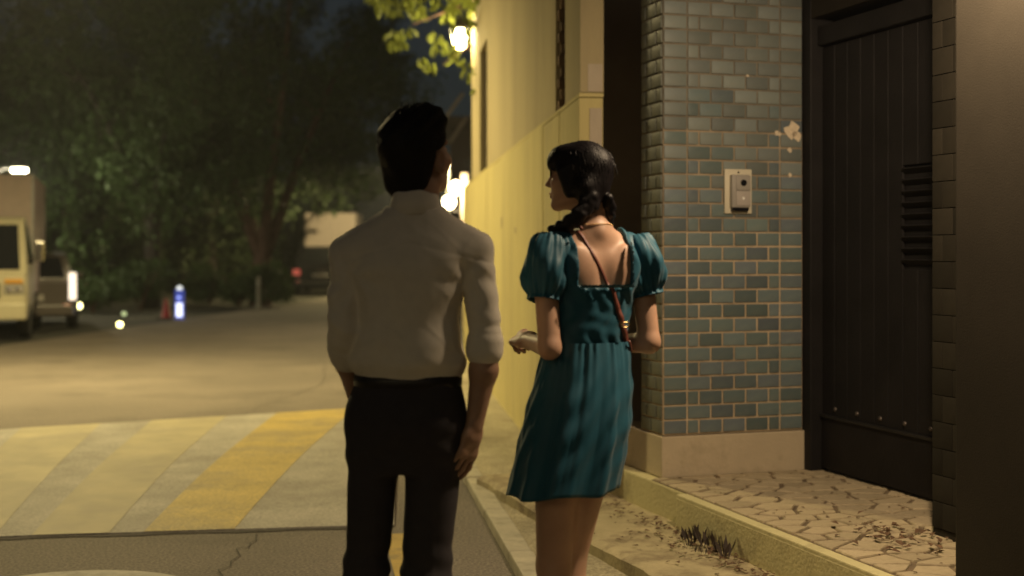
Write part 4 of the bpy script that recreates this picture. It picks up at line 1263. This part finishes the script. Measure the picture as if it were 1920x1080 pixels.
def face_regions(T, Q, s):
    r = []
    for p, rr, slot in (((0, .099, -.0540), (.023, .016, .0052), 1), ((0, .098, -.0655), (.020, .016, .0062), 1)):
        r.append((T(*p), Q, np.array(rr) * s, slot))
    for x in (-1, 1):
        r.append((T(x * .031, .0905, .0035), Q, np.array((.0115, .008, .0048)) * s, 2))
        r.append((T(x * .031, .0925, .0035), Q, np.array((.0050, .008, .0047)) * s, 3))
    return r

def strands(rows, n=4):
    """thin tapered hair strands, rows of (points, radius)"""
    mb = MB()
    for pts, r in rows:
        m = len(pts)
        mb.tube(pts, [r * (1 - .8 * i / (m - 1)) for i in range(m)], n, False)
    return mb

# ---- the man: white shirt with rolled sleeves, dark trousers, seen from behind, looking up to the right
man_X, man_Y = -0.284, 3.70
F = Field((-.36, -.24, -.02), (.40, .36, 1.84), .0042)
F.loft([(.86, -.008, 0, .10, .070), (.95, -.006, 0, .130, .085), (1.06, 0, 0, .122, .082), (1.2, 0, 0, .130, .088), (1.3, 0, 0, .145, .092), (1.38, .004, -.004, .145, .085), (1.44, .01, -.008, .11, .065), (1.49, .014, -.01, .062, .052)])
F.cone((.06, -.012, 1.45), (.185, -.008, 1.40), .045, .042, .03)
F.cone((-.04, -.012, 1.45), (-.165, -.008, 1.39), .045, .042, .03)
F.cone((.180, -.008, 1.40), (.209, -.036, 1.155), .040, .034, .02)          # right arm
F.cone((.209, -.036, 1.155), (.206, -.036, 1.07), .034, .038, .02)
F.cone((.206, -.036, 1.07), (.181, -.044, .918), .038, .024, .02, (0.3, -1, 0), .9)
F.cone((-.168, -.008, 1.39), (-.175, -.050, 1.180), .039, .033, .02)        # left arm, hand at the front pocket
F.cone((-.175, -.050, 1.180), (-.173, .03, 1.085), .034, .035, .02)
F.cone((-.173, .03, 1.085), (-.163, .115, .985), .036, .025, .02)
hand(F, (.181, -.044, .918), (-.24, .0, -1), (-.75, .6, .15), 1, [(.20, .30, .2), (.28, .38, .25), (.34, .42, .3), (.40, .45, .3)], .97, .35)
hand(F, (-.165, .115, .985), (.25, .18, -1), (1, -.3, .2), -1, [(.3, .5, .3)] * 4, .95, .6)
for sx, hip, kn, an in ((-1, (-.085, 0, .88), (-.122, .028, .50), (-.138, -.022, .09)), (1, (.072, 0, .88), (.045, .018, .50), (.040, -.035, .09))):
    F.cone(hip, kn, .066, .048, .02); F.cone(kn, an, .050, .036, .02)
    F.cone((an[0], an[1], .05), (an[0] + sx * .02, an[1] + .16, .04), .036, .028, .02)
hc = v3(.020, .020, 1.655); hQ = rotm(R(-31), R(16), R(2))
F.cone((.014, -.012, 1.43), (.018, .004, 1.57), .062, .057, .03)
F.cone((.018, .004, 1.56), hc + hQ @ v3(0, -.02, -.02), .057, .058, .03)
T = head(F, hc, hQ, 1.03)
man = link('person', F.mesh('man_body', 1), None, None, (man_X, man_Y, 0))
paint(man.data, [M['skin_man'], M['lips'], M['eye_white'], M['iris']], face_regions(T, hQ, 1.03))
tag(man, 'man seen from behind in pale rolled-sleeve shirt and black trousers, looking up', 'person')

S = Field((-.34, -.26, 1.0), (.36, .30, 1.58), .0042)
S.loft([(1.036, -.003, 0, .139, .099), (1.058, -.004, 0, .150, .108), (1.085, -.006, -.002, .160, .122), (1.13, -.008, -.004, .150, .124), (1.2, -.007, -.002, .143, .120), (1.28, -.003, -.002, .156, .122), (1.36, .003, -.005, .166, .120), (1.42, .008, -.008, .155, .100), (1.465, .012, -.01, .105, .076), (1.505, .015, -.01, .066, .062)], .02, 2.35)
S.cone((.07, -.012, 1.462), (.180, -.010, 1.398), .052, .054, .035)
S.cone((-.045, -.012, 1.462), (-.165, -.010, 1.388), .052, .054, .035)
S.cone((.178, -.010, 1.392), (.211, -.036, 1.165), .052, .0400, .012)
S.cone((-.166, -.010, 1.383), (-.178, -.051, 1.185), .051, .0405, .012)
S.cone((-.176, -.051, 1.185), (-.174, .012, 1.112), .0425, .042, .02)
X, Y, Z = S.coords()
g = lambda c, w, A: np.exp(-((A - c) / w) ** 2)
w = 0.0045 * g(1.10, .055, Z) * np.sin(46 * X + 14 * Y + 4 * np.sin(9 * Z + 3 * X) + 12 * Z)
w = w + .0035 * g(1.22, .10, Z) * np.sin(26 * X - 20 * Z + 2 * np.sin(14 * Z)) * np.clip(np.abs(X) * 9, 0, 1)
for ax_ in (-.155, .165):
    dx, dz = X - ax_, Z - 1.315
    rr = np.sqrt(dx * dx + dz * dz + .6 * (Y + .06) ** 2)
    w = w + .0075 * np.exp(-rr / .075) * np.clip(rr / .06, 0, 1) ** 2 * np.sin(6 * np.arctan2(dz, dx * 1.2) + 26 * rr)
arm = np.clip((np.abs(X) - .165) / .03, 0, 1)
w = w + arm * (.0022 * np.sin(95 * Z + 38 * X * np.sign(X) - 30 * Y + 2.2 * np.sin(31 * Y)) * (g(1.2, .075, Z)) + .0025 * np.sin(48 * Z - 60 * np.abs(X) + 1.0) * .5)
w = w + .0017 * wob(X, Y, Z, 4, 17) + .0007 * wob(X, Y, Z, 9, 60)
for sd_, fx_, fz_, am_ in ((51, 1.0, .45, .0034), (52, .5, 1.0, .0028), (53, .9, .9, .0020)):        # thin creases
    rd_ = np.clip(1 - np.abs(wob(X * fx_, Y, Z * fz_, sd_, 30)) * 3.2, 0, 1) ** 1.5
    mk_ = np.clip(.35 + .9 * wob(X, Y, Z, sd_ + 7, 13), 0, 1)
    w = w - am_ * rd_ * mk_
w = w + .0016 * g(1.418 - .25 * np.abs(X - .01), .004, Z) * (Y < 0)              # yoke seam
w = w + .0025 * np.exp(-np.abs(X - .005) / .006) * g(1.33, .10, Z) * (Y < 0) * .0   # (plain back)
S.a += w.astype(np.float32)
S.cone((.2105, -.036, 1.168), (.2080, -.036, 1.118), .0460, .0475, .003)          # rolled cuffs
S.cone((.2095, -.036, 1.146), (.2080, -.036, 1.126), .0520, .0525, .001)
S.cone((-.177, -.033, 1.158), (-.172, .022, 1.102), .0480, .0485, .003)
S.cone((-.176, -.010, 1.132), (-.173, .012, 1.110), .0515, .0515, .002)
shirt = link('shirt', S.mesh('shirt', 1), M['shirt'], man)

# collar: a stand with a turned-down fall
v = []; nu = 72
prof = [(.0620, .0), (.0605, .030), (.0595, .060), (.0608, .0655), (.0635, .0635), (.0690, .036), (.0740, .004), (.0720, .002), (.0680, .020), (.0635, .042)]
for r, z in prof:
    for i in range(nu):
        a = 2 * math.pi * i / nu
        back = .5 - .5 * math.sin(a)                 # 1 at the nape
        fr = max(0.0, math.sin(a))
        rz = 1.492 + z * (.72 + .34 * back) - .030 * fr + .002 * math.sin(5 * a + 30 * r)
        v.append((.016 + math.cos(a) * r * 1.0, -.008 + math.sin(a) * r * .98, rz))
link('collar', pydata('collar', v, grid_faces(nu, len(prof), True), 3), M['shirt'], man)

P_ = Field((-.24, -.20, .02), (.24, .22, 1.08), .0055)
P_.loft([(.785, -.012, -.002, .135, .074), (.83, -.012, -.003, .155, .094), (.88, -.011, -.006, .164, .110), (.92, -.010, -.008, .167, .117), (.97, -.009, -.006, .162, .113), (1.02, -.005, -.002, .150, .103), (1.060, -.002, 0, .1435, .0995)], .02, 2.3)
for hip, kn, an, r0, r1, r2 in (((-.096, -.004, .87), (-.124, .028, .50), (-.139, -.016, .045), .078, .058, .056), ((.068, -.004, .87), (.047, .018, .50), (.040, -.028, .045), .081, .066, .058)):
    P_.cone(hip, kn, r0, r1, .022); P_.cone(kn, an, r1, r2, .03)
X, Y, Z = P_.coords()
w = .004 * g(.84, .06, Z) * np.sin(60 * Z + 35 * np.abs(X + .02)) + .004 * wob(X, Y, Z, 12, 20) + .0035 * g(.5, .09, Z) * np.sin(85 * Z + 20 * X + 10 * Y) + .003 * g(.09, .06, Z) * np.sin(110 * Z + 14 * X)
w = w - .0035 * np.exp(-np.abs(np.abs(X + .012) - .078) / .004) * (Z < .84) * (Y < 0)    # pressed crease
P_.a += w.astype(np.float32)
link('trousers', P_.mesh('trousers', 1), M['trousers'], man)
v = []; nu = 64
for r, z in ((.0, 1.022), (.0035, 1.024), (.0045, 1.040), (.0035, 1.054), (.0, 1.056)):
    for i in range(nu):
        a = 2 * math.pi * i / nu
        e = (abs(math.cos(a)) ** 2.3 + abs(math.sin(a)) ** 2.3) ** (-1 / 2.3)
        v.append((-.004 + math.cos(a) * e * (.1460 + r), -.001 + math.sin(a) * e * (.1015 + r), z))
link('belt', pydata('belt', v, grid_faces(nu, 5, True), 3), M['belt'], man)
for fx, fy, yaw in ((-.139, -.016, R(10)), (.040, -.028, R(-6))):
    q = Field((-.07, -.12, -.01), (.07, .26, .14), .005)
    q.cone((0, -.05, .045), (0, .06, .045), .040, .042, .02).cone((0, .06, .038), (.006, .17, .030), .042, .033, .02).cone((0, -.02, .06), (0, -.01, .11), .043, .042, .02)
    x_, y_, z_ = q.coords(); q.cut(.012 - z_ + 0 * x_ + 0 * y_)
    sh = link('shoe', q.mesh('shoe'), M['shoe'], man, (fx, fy, 0), (0, 0, yaw))
    MB().box(-.040, .042, -.088, .198, .0, .014, .006).build('sole', M['sole'], sh)

# hair of the man: short sides, longer swept top
H = Field((-.14, -.14, 1.50), (.18, .18, 1.86), .0040)
hT = lambda x, y, z: hc + hQ @ (np.array([x, y, z], np.float32) * 1.03)
H.ell(hT(0, -.018, .040), np.array((.085, .107, .096)) * 1.03, .01, hQ)
H.ell(hT(0, .020, .082), np.array((.070, .082, .052)) * 1.03, .03, hQ)
H.ell(hT(0, .062, .098), np.array((.058, .042, .036)) * 1.03, .03, hQ)
H.ell(hT(0, -.058, -.030), np.array((.066, .050, .056)) * 1.03, .03, hQ)
H.cone(hT(-.022, -.066, -.06), hT(-.018, -.058, -.098), .040, .028, .02)
H.cone(hT(.022, -.066, -.06), hT(.018, -.058, -.098), .040, .028, .02)
X, Y, Z = H.coords()
lx = (X - hc[0]) * hQ[0, 0] + (Y - hc[1]) * hQ[1, 0] + (Z - hc[2]) * hQ[2, 0]
ly = (X - hc[0]) * hQ[0, 1] + (Y - hc[1]) * hQ[1, 1] + (Z - hc[2]) * hQ[2, 1]
lz = (X - hc[0]) * hQ[0, 2] + (Y - hc[1]) * hQ[1, 2] + (Z - hc[2]) * hQ[2, 2]
face = np.maximum(np.maximum(-(ly - .046 - .30 * np.clip(lz, 0, 1)), lz - .086), -1.0)     # open face below the hairline
H.cut(-face)
earz = np.maximum(np.maximum(-(np.abs(lx) - .058), -(ly + .030)), lz - .030 - .1 * ly)      # clear round the ears
H.cut(-earz)
H.a += (.0028 * np.sin(95 * lx + 40 * ly + 5 * np.sin(30 * lz)) * (lz > .06) + .0022 * wob(lx, ly, lz * .5, 31, 75) + .004 * wob(lx, ly, lz, 33, 30) * np.clip(lz * 12, 0, 1)).astype(np.float32)
hm = H.mesh('hair', 1)
hair = link('hair', hm, M['hair_brown'], man)
rnd = random.Random(5)
rows = []
for i in range(170):                                    # loose ends that break the outline
    a = rnd.uniform(0, 2 * math.pi); e = rnd.uniform(.15, 1.35)
    d = np.array((math.sin(a) * math.sin(e), math.cos(a) * math.sin(e), math.cos(e)), np.float32)
    if d[2] < .15 and d[1] > .25: continue
    b = np.array((0, -.012, .045), np.float32) + d * np.array((.083, .106, .094), np.float32)
    fl = np.array((rnd.uniform(-.5, .5) + d[0] * .4, .7 + rnd.uniform(-.4, .4), rnd.uniform(.05, .5)), np.float32) if d[2] > .35 else np.array((rnd.uniform(-.2, .2), -.2, -1), np.float32)
    fl /= np.linalg.norm(fl)
    L_ = rnd.uniform(.018, .045) if d[2] > .35 else rnd.uniform(.012, .022)
    pts = [hT(*(b + fl * L_ * t + d * (.005 * math.sin(t * 3.0) + .001))) for t in (0, .35, .7, 1)]
    rows.append((pts, .0012))
tag(strands(rows).build('hair_strands', M['hair_brown'], hair), kind='stuff')

# ---- the woman: teal puff-sleeve dress, head turned left in profile
wom_X, wom_Y, wom_yaw = 0.218, 3.95, R(24)
G = Field((-.29, -.24, -.02), (.30, .36, 1.76), .0040)
G.loft([(.80, -.03, -.005, .125, .090), (.88, -.026, -.010, .134, .100), (.95, -.014, -.008, .126, .094), (1.06, -.002, 0, .112, .080), (1.14, .004, .004, .113, .082), (1.22, .010, .004, .122, .086), (1.30, .015, .0, .134, .086), (1.37, .019, -.006, .138, .074), (1.42, .020, -.010, .100, .054), (1.465, .020, -.008, .050, .044)], .02)
G.cone((.050, -.010, 1.432), (.176, -.004, 1.392), .036, .036, .03)
G.cone((-.008, -.010, 1.432), (-.136, -.004, 1.392), .036, .036, .03)
for x in (-.045, .075): G.ell((x, .075, 1.27), (.052, .048, .055), .03)
for x in (-.085, .050): G.ell((x - .014, -.042, .87), (.062, .046, .078), .03)
for x in (-.052, .092): G.ell((x, -.066, 1.345), (.044, .020, .070), .025, rotm(0, 0, R(-14 if x < 0 else 14)))     # shoulder blades
G.cone((.020, -.098, 1.40), (.012, -.098, 1.20), .012, .012, .028, mode='sub')                                       # spine
G.ell((.020, -.052, 1.452), (.012, .010, .012), .02)                                                                # nape vertebra
G.cone((.178, -.004, 1.392), (.186, -.052, 1.125), .037, .032, .02)
G.cone((.186, -.052, 1.125), (.095, .165, 1.105), .032, .022, .015)
G.cone((-.138, -.004, 1.392), (-.148, -.062, 1.118), .037, .032, .02)
G.cone((-.148, -.062, 1.118), (-.122, .135, 1.125), .032, .022, .015)
hand(G, (-.122, .135, 1.125), (-.05, 1, .12), (.55, .1, -.8), -1, [(1.15, 1.45, 1.0), (1.2, 1.5, 1.0), (1.25, 1.5, 1.0), (1.3, 1.5, 1.0)], .90, 1.0, .006, .2)
hand(G, (.095, .165, 1.105), (-.75, .65, .1), (-.3, -.3, -.8), 1, [(.5, .9, .7)] * 4, .88, .7)
for hip, kn, ca, an, tw in (((-.090, -.004, .86), (-.098, .016, .47), (-.100, -.014, .36), (-.100, -.020, .11), -.02), ((.030, -.004, .86), (-.020, .070, .47), (-.022, .055, .36), (-.024, .050, .11), .03)):
    G.cone(hip, kn, .074, .050, .03); G.cone(kn, ca, .047, .052, .02); G.cone(ca, an, .050, .030, .02)
    G.cone((an[0], an[1] - .01, .075), (an[0] + tw, an[1] + .15, .03), .030, .024, .02)
wc = v3(-.014, .018, 1.613); wQ = rotm(R(42), R(3), R(-2))
G.cone((.020, -.010, 1.44), (.012, .004, 1.55), .048, .045, .03)
G.cone((.012, .004, 1.54), wc + wQ @ v3(0, -.022, -.015), .044, .046, .03)
WT = head(G, wc, wQ, .885, True)
wom = link('person', G.mesh('woman_body', 1), None, None, (wom_X, wom_Y, 0), (0, 0, wom_yaw))
paint(wom.data, [M['skin_woman'], M['lips'], M['eye_white'], M['iris']], face_regions(WT, wQ, .885))
tag(wom, 'woman in teal puff-sleeve dress seen from behind, face turned left in profile', 'person')

D = Field((-.26, -.20, 1.07), (.28, .20, 1.47), .0046)
D.loft([(1.112, .002, .003, .121, .091), (1.14, .004, .004, .126, .096), (1.22, .010, .004, .136, .100), (1.30, .015, .0, .148, .100), (1.37, .019, -.006, .152, .088), (1.42, .020, -.010, .114, .068), (1.455, .020, -.008, .068, .056)], .02)
D.cone((.060, -.010, 1.430), (.168, -.004, 1.392), .050, .049, .03)
D.cone((-.018, -.010, 1.430), (-.130, -.004, 1.392), .050, .049, .03)
for x in (-.045, .075): D.ell((x, .078, 1.27), (.062, .056, .064), .03)
for x in (-.052, .092): D.ell((x, -.074, 1.345), (.050, .024, .076), .025)
X, Y, Z = D.coords()
w = .0009 * np.sin(150 * Z + 1.5 * np.sin(40 * X)) * g(1.19, .09, Z) + .0022 * np.sin(120 * X + 30 * Y + 2 * np.sin(50 * Z)) + .0010 * wob(X, Y, Z, 21, 30)
D.a += w.astype(np.float32)
xl, xr = -.068, .104                                       # square neckline, open back and front
open_back = np.maximum(np.maximum(1.293 - Z + .004 * np.sin(160 * X), np.abs(X - (xl + xr) / 2) - (xr - xl) / 2 - .05 * (Z - 1.293) * 0), Y - .0)
open_front = np.maximum(np.maximum(1.325 - Z, np.abs(X - .018) - .095), -Y)
D.cut(-open_back); D.cut(-open_front)
D.cut(np.abs(X - .02) - .185 + 0 * Y + 0 * Z)
bod = link('dress_bodice', D.mesh('bodice', 1), M['dress'], wom)

# gathered skirt
nu, nv = 240, 46
v = []
rs = np.random.RandomState(8)
ph = rs.uniform(0, 6.28, 12)
for j in range(nv):
    t = j / (nv - 1)
    z = 1.130 - t * .440
    cx = .004 - .078 * t ** 1.4; cy = .000 - .004 * t
    bul = math.sin(min(1, t * 1.5) * math.pi / 2)
    rx = .129 + .026 * bul + .006 * t; ry = .101 + .042 * bul + .004 * t
    for i in range(nu):
        a = 2 * math.pi * i / nu
        big = .55 * math.sin(5 * a + ph[0] + .8 * t) + .5 * math.sin(8 * a + ph[1] - .6 * t) + .35 * math.sin(13 * a + ph[2] + 1.2 * t)
        gat = math.sin(31 * a + ph[3] + 1.5 * math.sin(3 * a)) * .6 + math.sin(43 * a + ph[4]) * .4
        cr = math.sin(9 * a + 26 * t + ph[5] + 2 * math.sin(4 * a)) * .0022 * math.sin(math.pi * t)
        ripple = big * (.0025 + .0105 * t ** 1.1) + gat * .0036 * math.exp(-t * 5.0) + cr
        ripple = ripple + abs(ripple) * .35
        fold = abs(math.sin(4.5 * a + ph[6] + .5 * t)) ** .5 + .6 * abs(math.sin(7.5 * a + ph[7] - .3 * t)) ** .5
        ripple -= (1.1 - fold) * .0095 * (.55 + .45 * math.sin(2 * a + ph[8]) * math.sin(3 * a + ph[9] + t)) * math.sin(math.pi * min(1, t * .8 + .12))
        zz = z + (.006 * math.sin(5 * a + ph[0]) + .012 * math.sin(a + 2.4)) * t ** 2
        v.append((cx + math.cos(a) * (rx + ripple), cy + math.sin(a) * (ry + ripple), zz))
f = grid_faces(nu, nv, True)
n0 = len(v)
for j in (nv - 1, nv - 4):                               # turned hem
    for i in range(nu):
        x, y, z = v[j * nu + i]
        v.append((x * .985 - .0006, y * .985, z + (.001 if j == nv - 1 else 0)))
f += [((nv - 1) * nu + i, (nv - 1) * nu + (i + 1) % nu, n0 + (i + 1) % nu, n0 + i) for i in range(nu)]
f += [(n0 + i, n0 + (i + 1) % nu, n0 + nu + (i + 1) % nu, n0 + nu + i) for i in range(nu)]
link('dress_skirt', pydata('skirt', v, f, 3), M['dress'], wom)

def puff(S0, S1, top, seed, bulge):
    S0, S1 = Vector(S0), Vector(S1)
    ax = (S1 - S0); L_ = ax.length; ax.normalize()
    a = ax.cross(Vector((0, 1, 0))).normalized(); b = ax.cross(a)
    pr = [(0, .046), (.06, .056), (.16, .065), (.32, .071), (.50, .073), (.68, .070), (.82, .061), (.90, .050), (.935, .046), (.965, .047), (1.0, .0495), (1.0, .047), (.93, .041)]
    r_ = np.random.RandomState(seed); p = r_.uniform(0, 6.28, 6)
    nu = 84; v = []
    fine = []
    for (t0, r0), (t1, r1) in zip(pr[:-1], pr[1:]):
        for q in range(3): fine.append((t0 + (t1 - t0) * q / 3, r0 + (r1 - r0) * q / 3))
    fine.append(pr[-1])
    for t, r in fine:
        for i in range(nu):
            w = 2 * math.pi * i / nu
            g_ = (math.sin(13 * w + p[0]) * .5 + math.sin(21 * w + p[1]) * .5)
            am = .0042 * (math.exp(-t * 5) + math.exp(-abs(t - .88) * 7)) + .0022
            big = .0085 * math.sin(3 * w + p[2] + 5 * t) * math.sin(math.pi * min(1, t)) + .004 * math.sin(7 * w + p[3] - 7 * t) * math.sin(math.pi * min(1, t))
            rr = (r + g_ * am + big) * (1 + bulge * max(0, math.sin(math.pi * min(1.0, t / .85))) * .5 * (1 + math.cos(w - top)))
            v.append(S0 + ax * (t * L_) + (a * math.cos(w) + b * math.sin(w)) * rr)
    f = grid_faces(nu, len(fine), True)
    f.append(tuple(range(nu))[::-1])
    return pydata('puff', v, f, 3)
link('puff_sleeve', puff((.158, .0, 1.440), (.190, -.034, 1.262), math.pi, 3, .10), M['dress'], wom)
link('puff_sleeve', puff((-.112, .0, 1.440), (-.152, -.036, 1.252), 0, 6, .10), M['dress'], wom)
# ruffled edging along the back neckline
def ruffle(path, nrm, amp, width, waves):
    v = []; n = len(path)
    for i, (p, q) in enumerate(zip(path, nrm)):
        s_ = math.sin(i / (n - 1) * waves * 2 * math.pi + 1.3 * math.sin(i * .23)) * (.6 + .4 * math.sin(i * .41))
        p = Vector(p); q = Vector(q)
        v += [p, p + q * (width * .55) + Vector((s_ * amp * .4, -.004, 0)), p + q * width + Vector((s_ * amp, -.004 - amp * .5 * s_, s_ * amp * .5))]
    return pydata('ruffle', v, grid_faces(3, n), 3)
def back_y(x, z, *fields):
    for k in range(120):
        y = -.17 + k * .002
        for fl, off in fields:
            if fl.at((x, y, z)) < off: return y
    return -.08
for x in (xr,):
    n = 64; pts = []; nn = []
    for i in range(n):
        z = 1.29 + .135 * i / (n - 1)
        y = back_y(x, z, (G, .002), (D, .002)) - .002
        pts.append((x, y, z)); nn.append((-.35 if x == xr else .35, -.8, .1))
    link('neckline_ruffle', ruffle(pts, nn, .0028, .009, 8.5), M['dress'], wom)
n = 110; pts = []; nn = []
for i in range(n):
    x = xl + (xr - xl) * i / (n - 1)
    pts.append((x, back_y(x, 1.288, (G, .002), (D, .002)) - .001, 1.290)); nn.append((0, -.25, 1))
link('neckline_ruffle', ruffle(pts, nn, .0032, .009, 15), M['dress'], wom)

# necklace round the nape
mb = MB()
for i in range(76):
    a = 2 * math.pi * i / 76
    x = .020 + .052 * math.cos(a); y0 = .050 * math.sin(a)
    z = 1.472 - .030 * max(0, math.sin(a)) - .004 * math.sin(a)
    dx, dy = math.cos(a), math.sin(a)
    rr = .035
    while rr < .09 and G.at((.020 + dx * rr, -.006 + dy * rr, z)) < .0012: rr += .001
    c = (.020 + dx * rr, -.006 + dy * rr, z)
    mb.lathe([(.0004, -.0019), (.0016, -.001), (.0019, 0), (.0016, .001), (.0004, .0019)], c, 6)
mb.build('necklace', M['gold'], wom, sm=3)

# shoes of the woman
for fx, fy, yaw in ((-.100, -.020, R(6)), (-.024, .050, R(-10))):
    q = Field((-.06, -.10, -.01), (.06, .25, .14), .005)
    q.cone((0, -.03, .06), (0, .06, .045), .034, .036, .02).cone((0, .06, .036), (.0, .155, .026), .036, .026, .02)
    x_, y_, z_ = q.coords(); q.cut(.006 - z_ + 0 * x_ + 0 * y_); q.cut(z_ - .085 + .25 * y_ + 0 * x_)
    sh = link('shoe', q.mesh('shoe'), M['shoe'], wom, (fx, fy, 0), (0, 0, yaw))
    MB().box(-.024, .024, -.062, -.020, .0, .03, .006).build('heel', M['sole'], sh)

# hair: fringe, cap, low plaits brought forward over both shoulders
H = Field((-.20, -.16, 1.26), (.16, .20, 1.76), .0040)
hT = lambda x, y, z: wc + wQ @ (np.array([x, y, z], np.float32) * .885)
H.ell(hT(0, -.016, .034), np.array((.083, .104, .094)) * .885, .01, wQ)
H.ell(hT(0, .052, .066), np.array((.068, .052, .046)) * .885, .025, wQ)
H.ell(hT(0, .083, .045), np.array((.056, .020, .030)) * .885, .02, wQ)                 # fringe
H.ell(hT(0, -.056, -.030), np.array((.066, .052, .060)) * .885, .03, wQ)
H.cone(hT(.058, -.045, -.03), hT(.052, -.062, -.088), .034, .028, .025)
H.cone(hT(-.058, -.045, -.03), hT(-.045, -.062, -.088), .034, .028, .025)
for x in (-1, 1): H.cone(hT(x * .072, .030, .02), hT(x * .070, .004, -.052), .018, .013, .02)
X, Y, Z = H.coords()
lx = (X - wc[0]) * wQ[0, 0] + (Y - wc[1]) * wQ[1, 0] + (Z - wc[2]) * wQ[2, 0]
ly = (X - wc[0]) * wQ[0, 1] + (Y - wc[1]) * wQ[1, 1] + (Z - wc[2]) * wQ[2, 1]
lz = (X - wc[0]) * wQ[0, 2] + (Y - wc[1]) * wQ[1, 2] + (Z - wc[2]) * wQ[2, 2]
face = np.maximum(-(ly - .020 - .45 * np.clip(lz + .03, 0, 1)), lz - .018)
H.cut(-face)
ang = np.arctan2(lx, -ly + .01)
H.a += (.0009 * np.sin(64 * ang + 6 * np.sin(22 * lz)) + .0022 * wob(lx, ly, lz * .4, 41, 38) + .0012 * wob(lx, ly, lz * .3, 43, 160)).astype(np.float32)
def plait(pts, r):
    pts = [Vector(p) for p in pts]
    n = 15
    for i in range(n):
        t = i / (n - 1) * (len(pts) - 1)
        k_ = min(int(t), len(pts) - 2); p = pts[k_].lerp(pts[k_ + 1], t - k_)
        d = (pts[k_ + 1] - pts[k_]).normalized()
        sd = d.cross(Vector((0, 1, 0))).normalized()
        rr = r * (1 - .45 * i / n)
        o = p + sd * (rr * .45 * (1 if i % 2 else -1))
        H.cone(o - d * rr * .5 - sd * rr * .35 * (1 if i % 2 else -1), o + d * rr * .6 + sd * rr * .2 * (1 if i % 2 else -1), rr * .8, rr * .62, .004)
plait([(-.018, -.062, 1.545), (-.052, -.058, 1.500), (-.082, -.036, 1.472), (-.098, .012, 1.455), (-.096, .062, 1.40), (-.088, .105, 1.31)], .024)
plait([(.052, -.050, 1.545), (.066, -.030, 1.505), (.078, .005, 1.474), (.086, .045, 1.440), (.086, .082, 1.38), (.082, .115, 1.31)], .019)
hair = link('hair', H.mesh('hair', 1), M['hair_dark'], wom)
rows = []
rnd = random.Random(11)
for i in range(150):
    x = rnd.uniform(-.055, .055); z = rnd.uniform(.030, .055)
    b = np.array((x, .094 - x * x * 7, z), np.float32)
    rows.append(([hT(*(b + np.array((x * .1 * t, .004 * math.sin(3 * t), -.034 * t), np.float32))) for t in (0, .4, .75, 1.0)], .0014))
for i in range(110):
    a = rnd.uniform(-2.4, 2.4); e = rnd.uniform(.2, 1.7)
    d = np.array((math.sin(a) * math.sin(e), -math.cos(a) * math.sin(e), math.cos(e)), np.float32)
    b = np.array((0, -.016, .034), np.float32) + d * np.array((.083, .104, .094), np.float32)
    fl = np.array((d[0] * .2 + rnd.uniform(-.2, .2), -.35, -1), np.float32); fl /= np.linalg.norm(fl)
    L_ = rnd.uniform(.02, .05)
    rows.append(([hT(*(b + fl * L_ * t + d * (.006 * math.sin(3 * t)))) for t in (0, .35, .7, 1)], .0011))
tag(strands(rows).build('hair_strands', M['hair_dark'], hair), kind='stuff')

# cross-body strap and small bag: things she carries
bag = empty('shoulder_bag', (wom_X, wom_Y, 0), wom_yaw, 'small brown leather bag hanging from a thin strap across the woman\'s bare back', 'bag')
path = [(-.060, 1.466), (-.046, 1.455), (-.030, 1.420), (-.014, 1.382), (.012, 1.335), (.034, 1.290), (.056, 1.235), (.076, 1.184), (.100, 1.130)]
fine = []
for (x0, z0), (x1, z1) in zip(path[:-1], path[1:]):
    for q in range(6): fine.append((x0 + (x1 - x0) * q / 6, z0 + (z1 - z0) * q / 6))
fine.append(path[-1])
v = []
for i, (x, z) in enumerate(fine):
    y = back_y(x, z, (G, .0010), (D, .0010)) - .001
    wd = .0045 if z > 1.30 else .0045 + .004 * min(1, (1.30 - z) / .1)
    d = Vector((fine[min(i+1, len(fine)-1)][0] - fine[max(i-1, 0)][0], 0, fine[min(i+1, len(fine)-1)][1] - fine[max(i-1, 0)][1])).normalized()
    s_ = Vector((-d.z, 0, d.x)) * wd
    p = Vector((x, y, z))
    v += [p + s_, p + s_ + Vector((0, -.003, 0)), p - s_ + Vector((0, -.003, 0)), p - s_]
fr = []                                                  # strap over the front shoulder
for i, (x, y, z) in enumerate([(-.060, -.012, 1.474), (-.058, .020, 1.468), (-.045, .050, 1.440), (-.02, .09, 1.38), (.03, .150, 1.29), (.07, .150, 1.18), (.095, .19, 1.04)]):
    fr.append((x, y, z))
link('strap', pydata('strap', v, grid_faces(4, len(fine), True), 3), M['bag_leather'], bag)
MB().tube(fr, .004, 6).build('strap', M['bag_leather'], bag, sm=3)
mb = MB()
for k in range(16):
    a0 = 2 * math.pi * k / 16; a1 = 2 * math.pi * (k + 1) / 16
    mb.tube([(.077 + .013 * math.cos(a0), -.104, 1.182 + .007 * math.sin(a0)), (.077 + .013 * math.cos(a1), -.104, 1.182 + .007 * math.sin(a1))], .0024, 6, False)
MB().tube([(.098, -.088, 1.132), (.128, -.050, 1.100), (.138, .03, 1.070), (.120, .12, 1.045), (.105, .18, 1.03)], .0045, 6).build('strap', M['bag_leather'], bag, sm=3)
mb.build('buckle_ring', M['gold'], bag, sm=3)
q = MB().box(.070, .130, .145, .265, .90, 1.04, .02)
q.build('bag_body', M['bag_leather'], bag, sm=1.0)
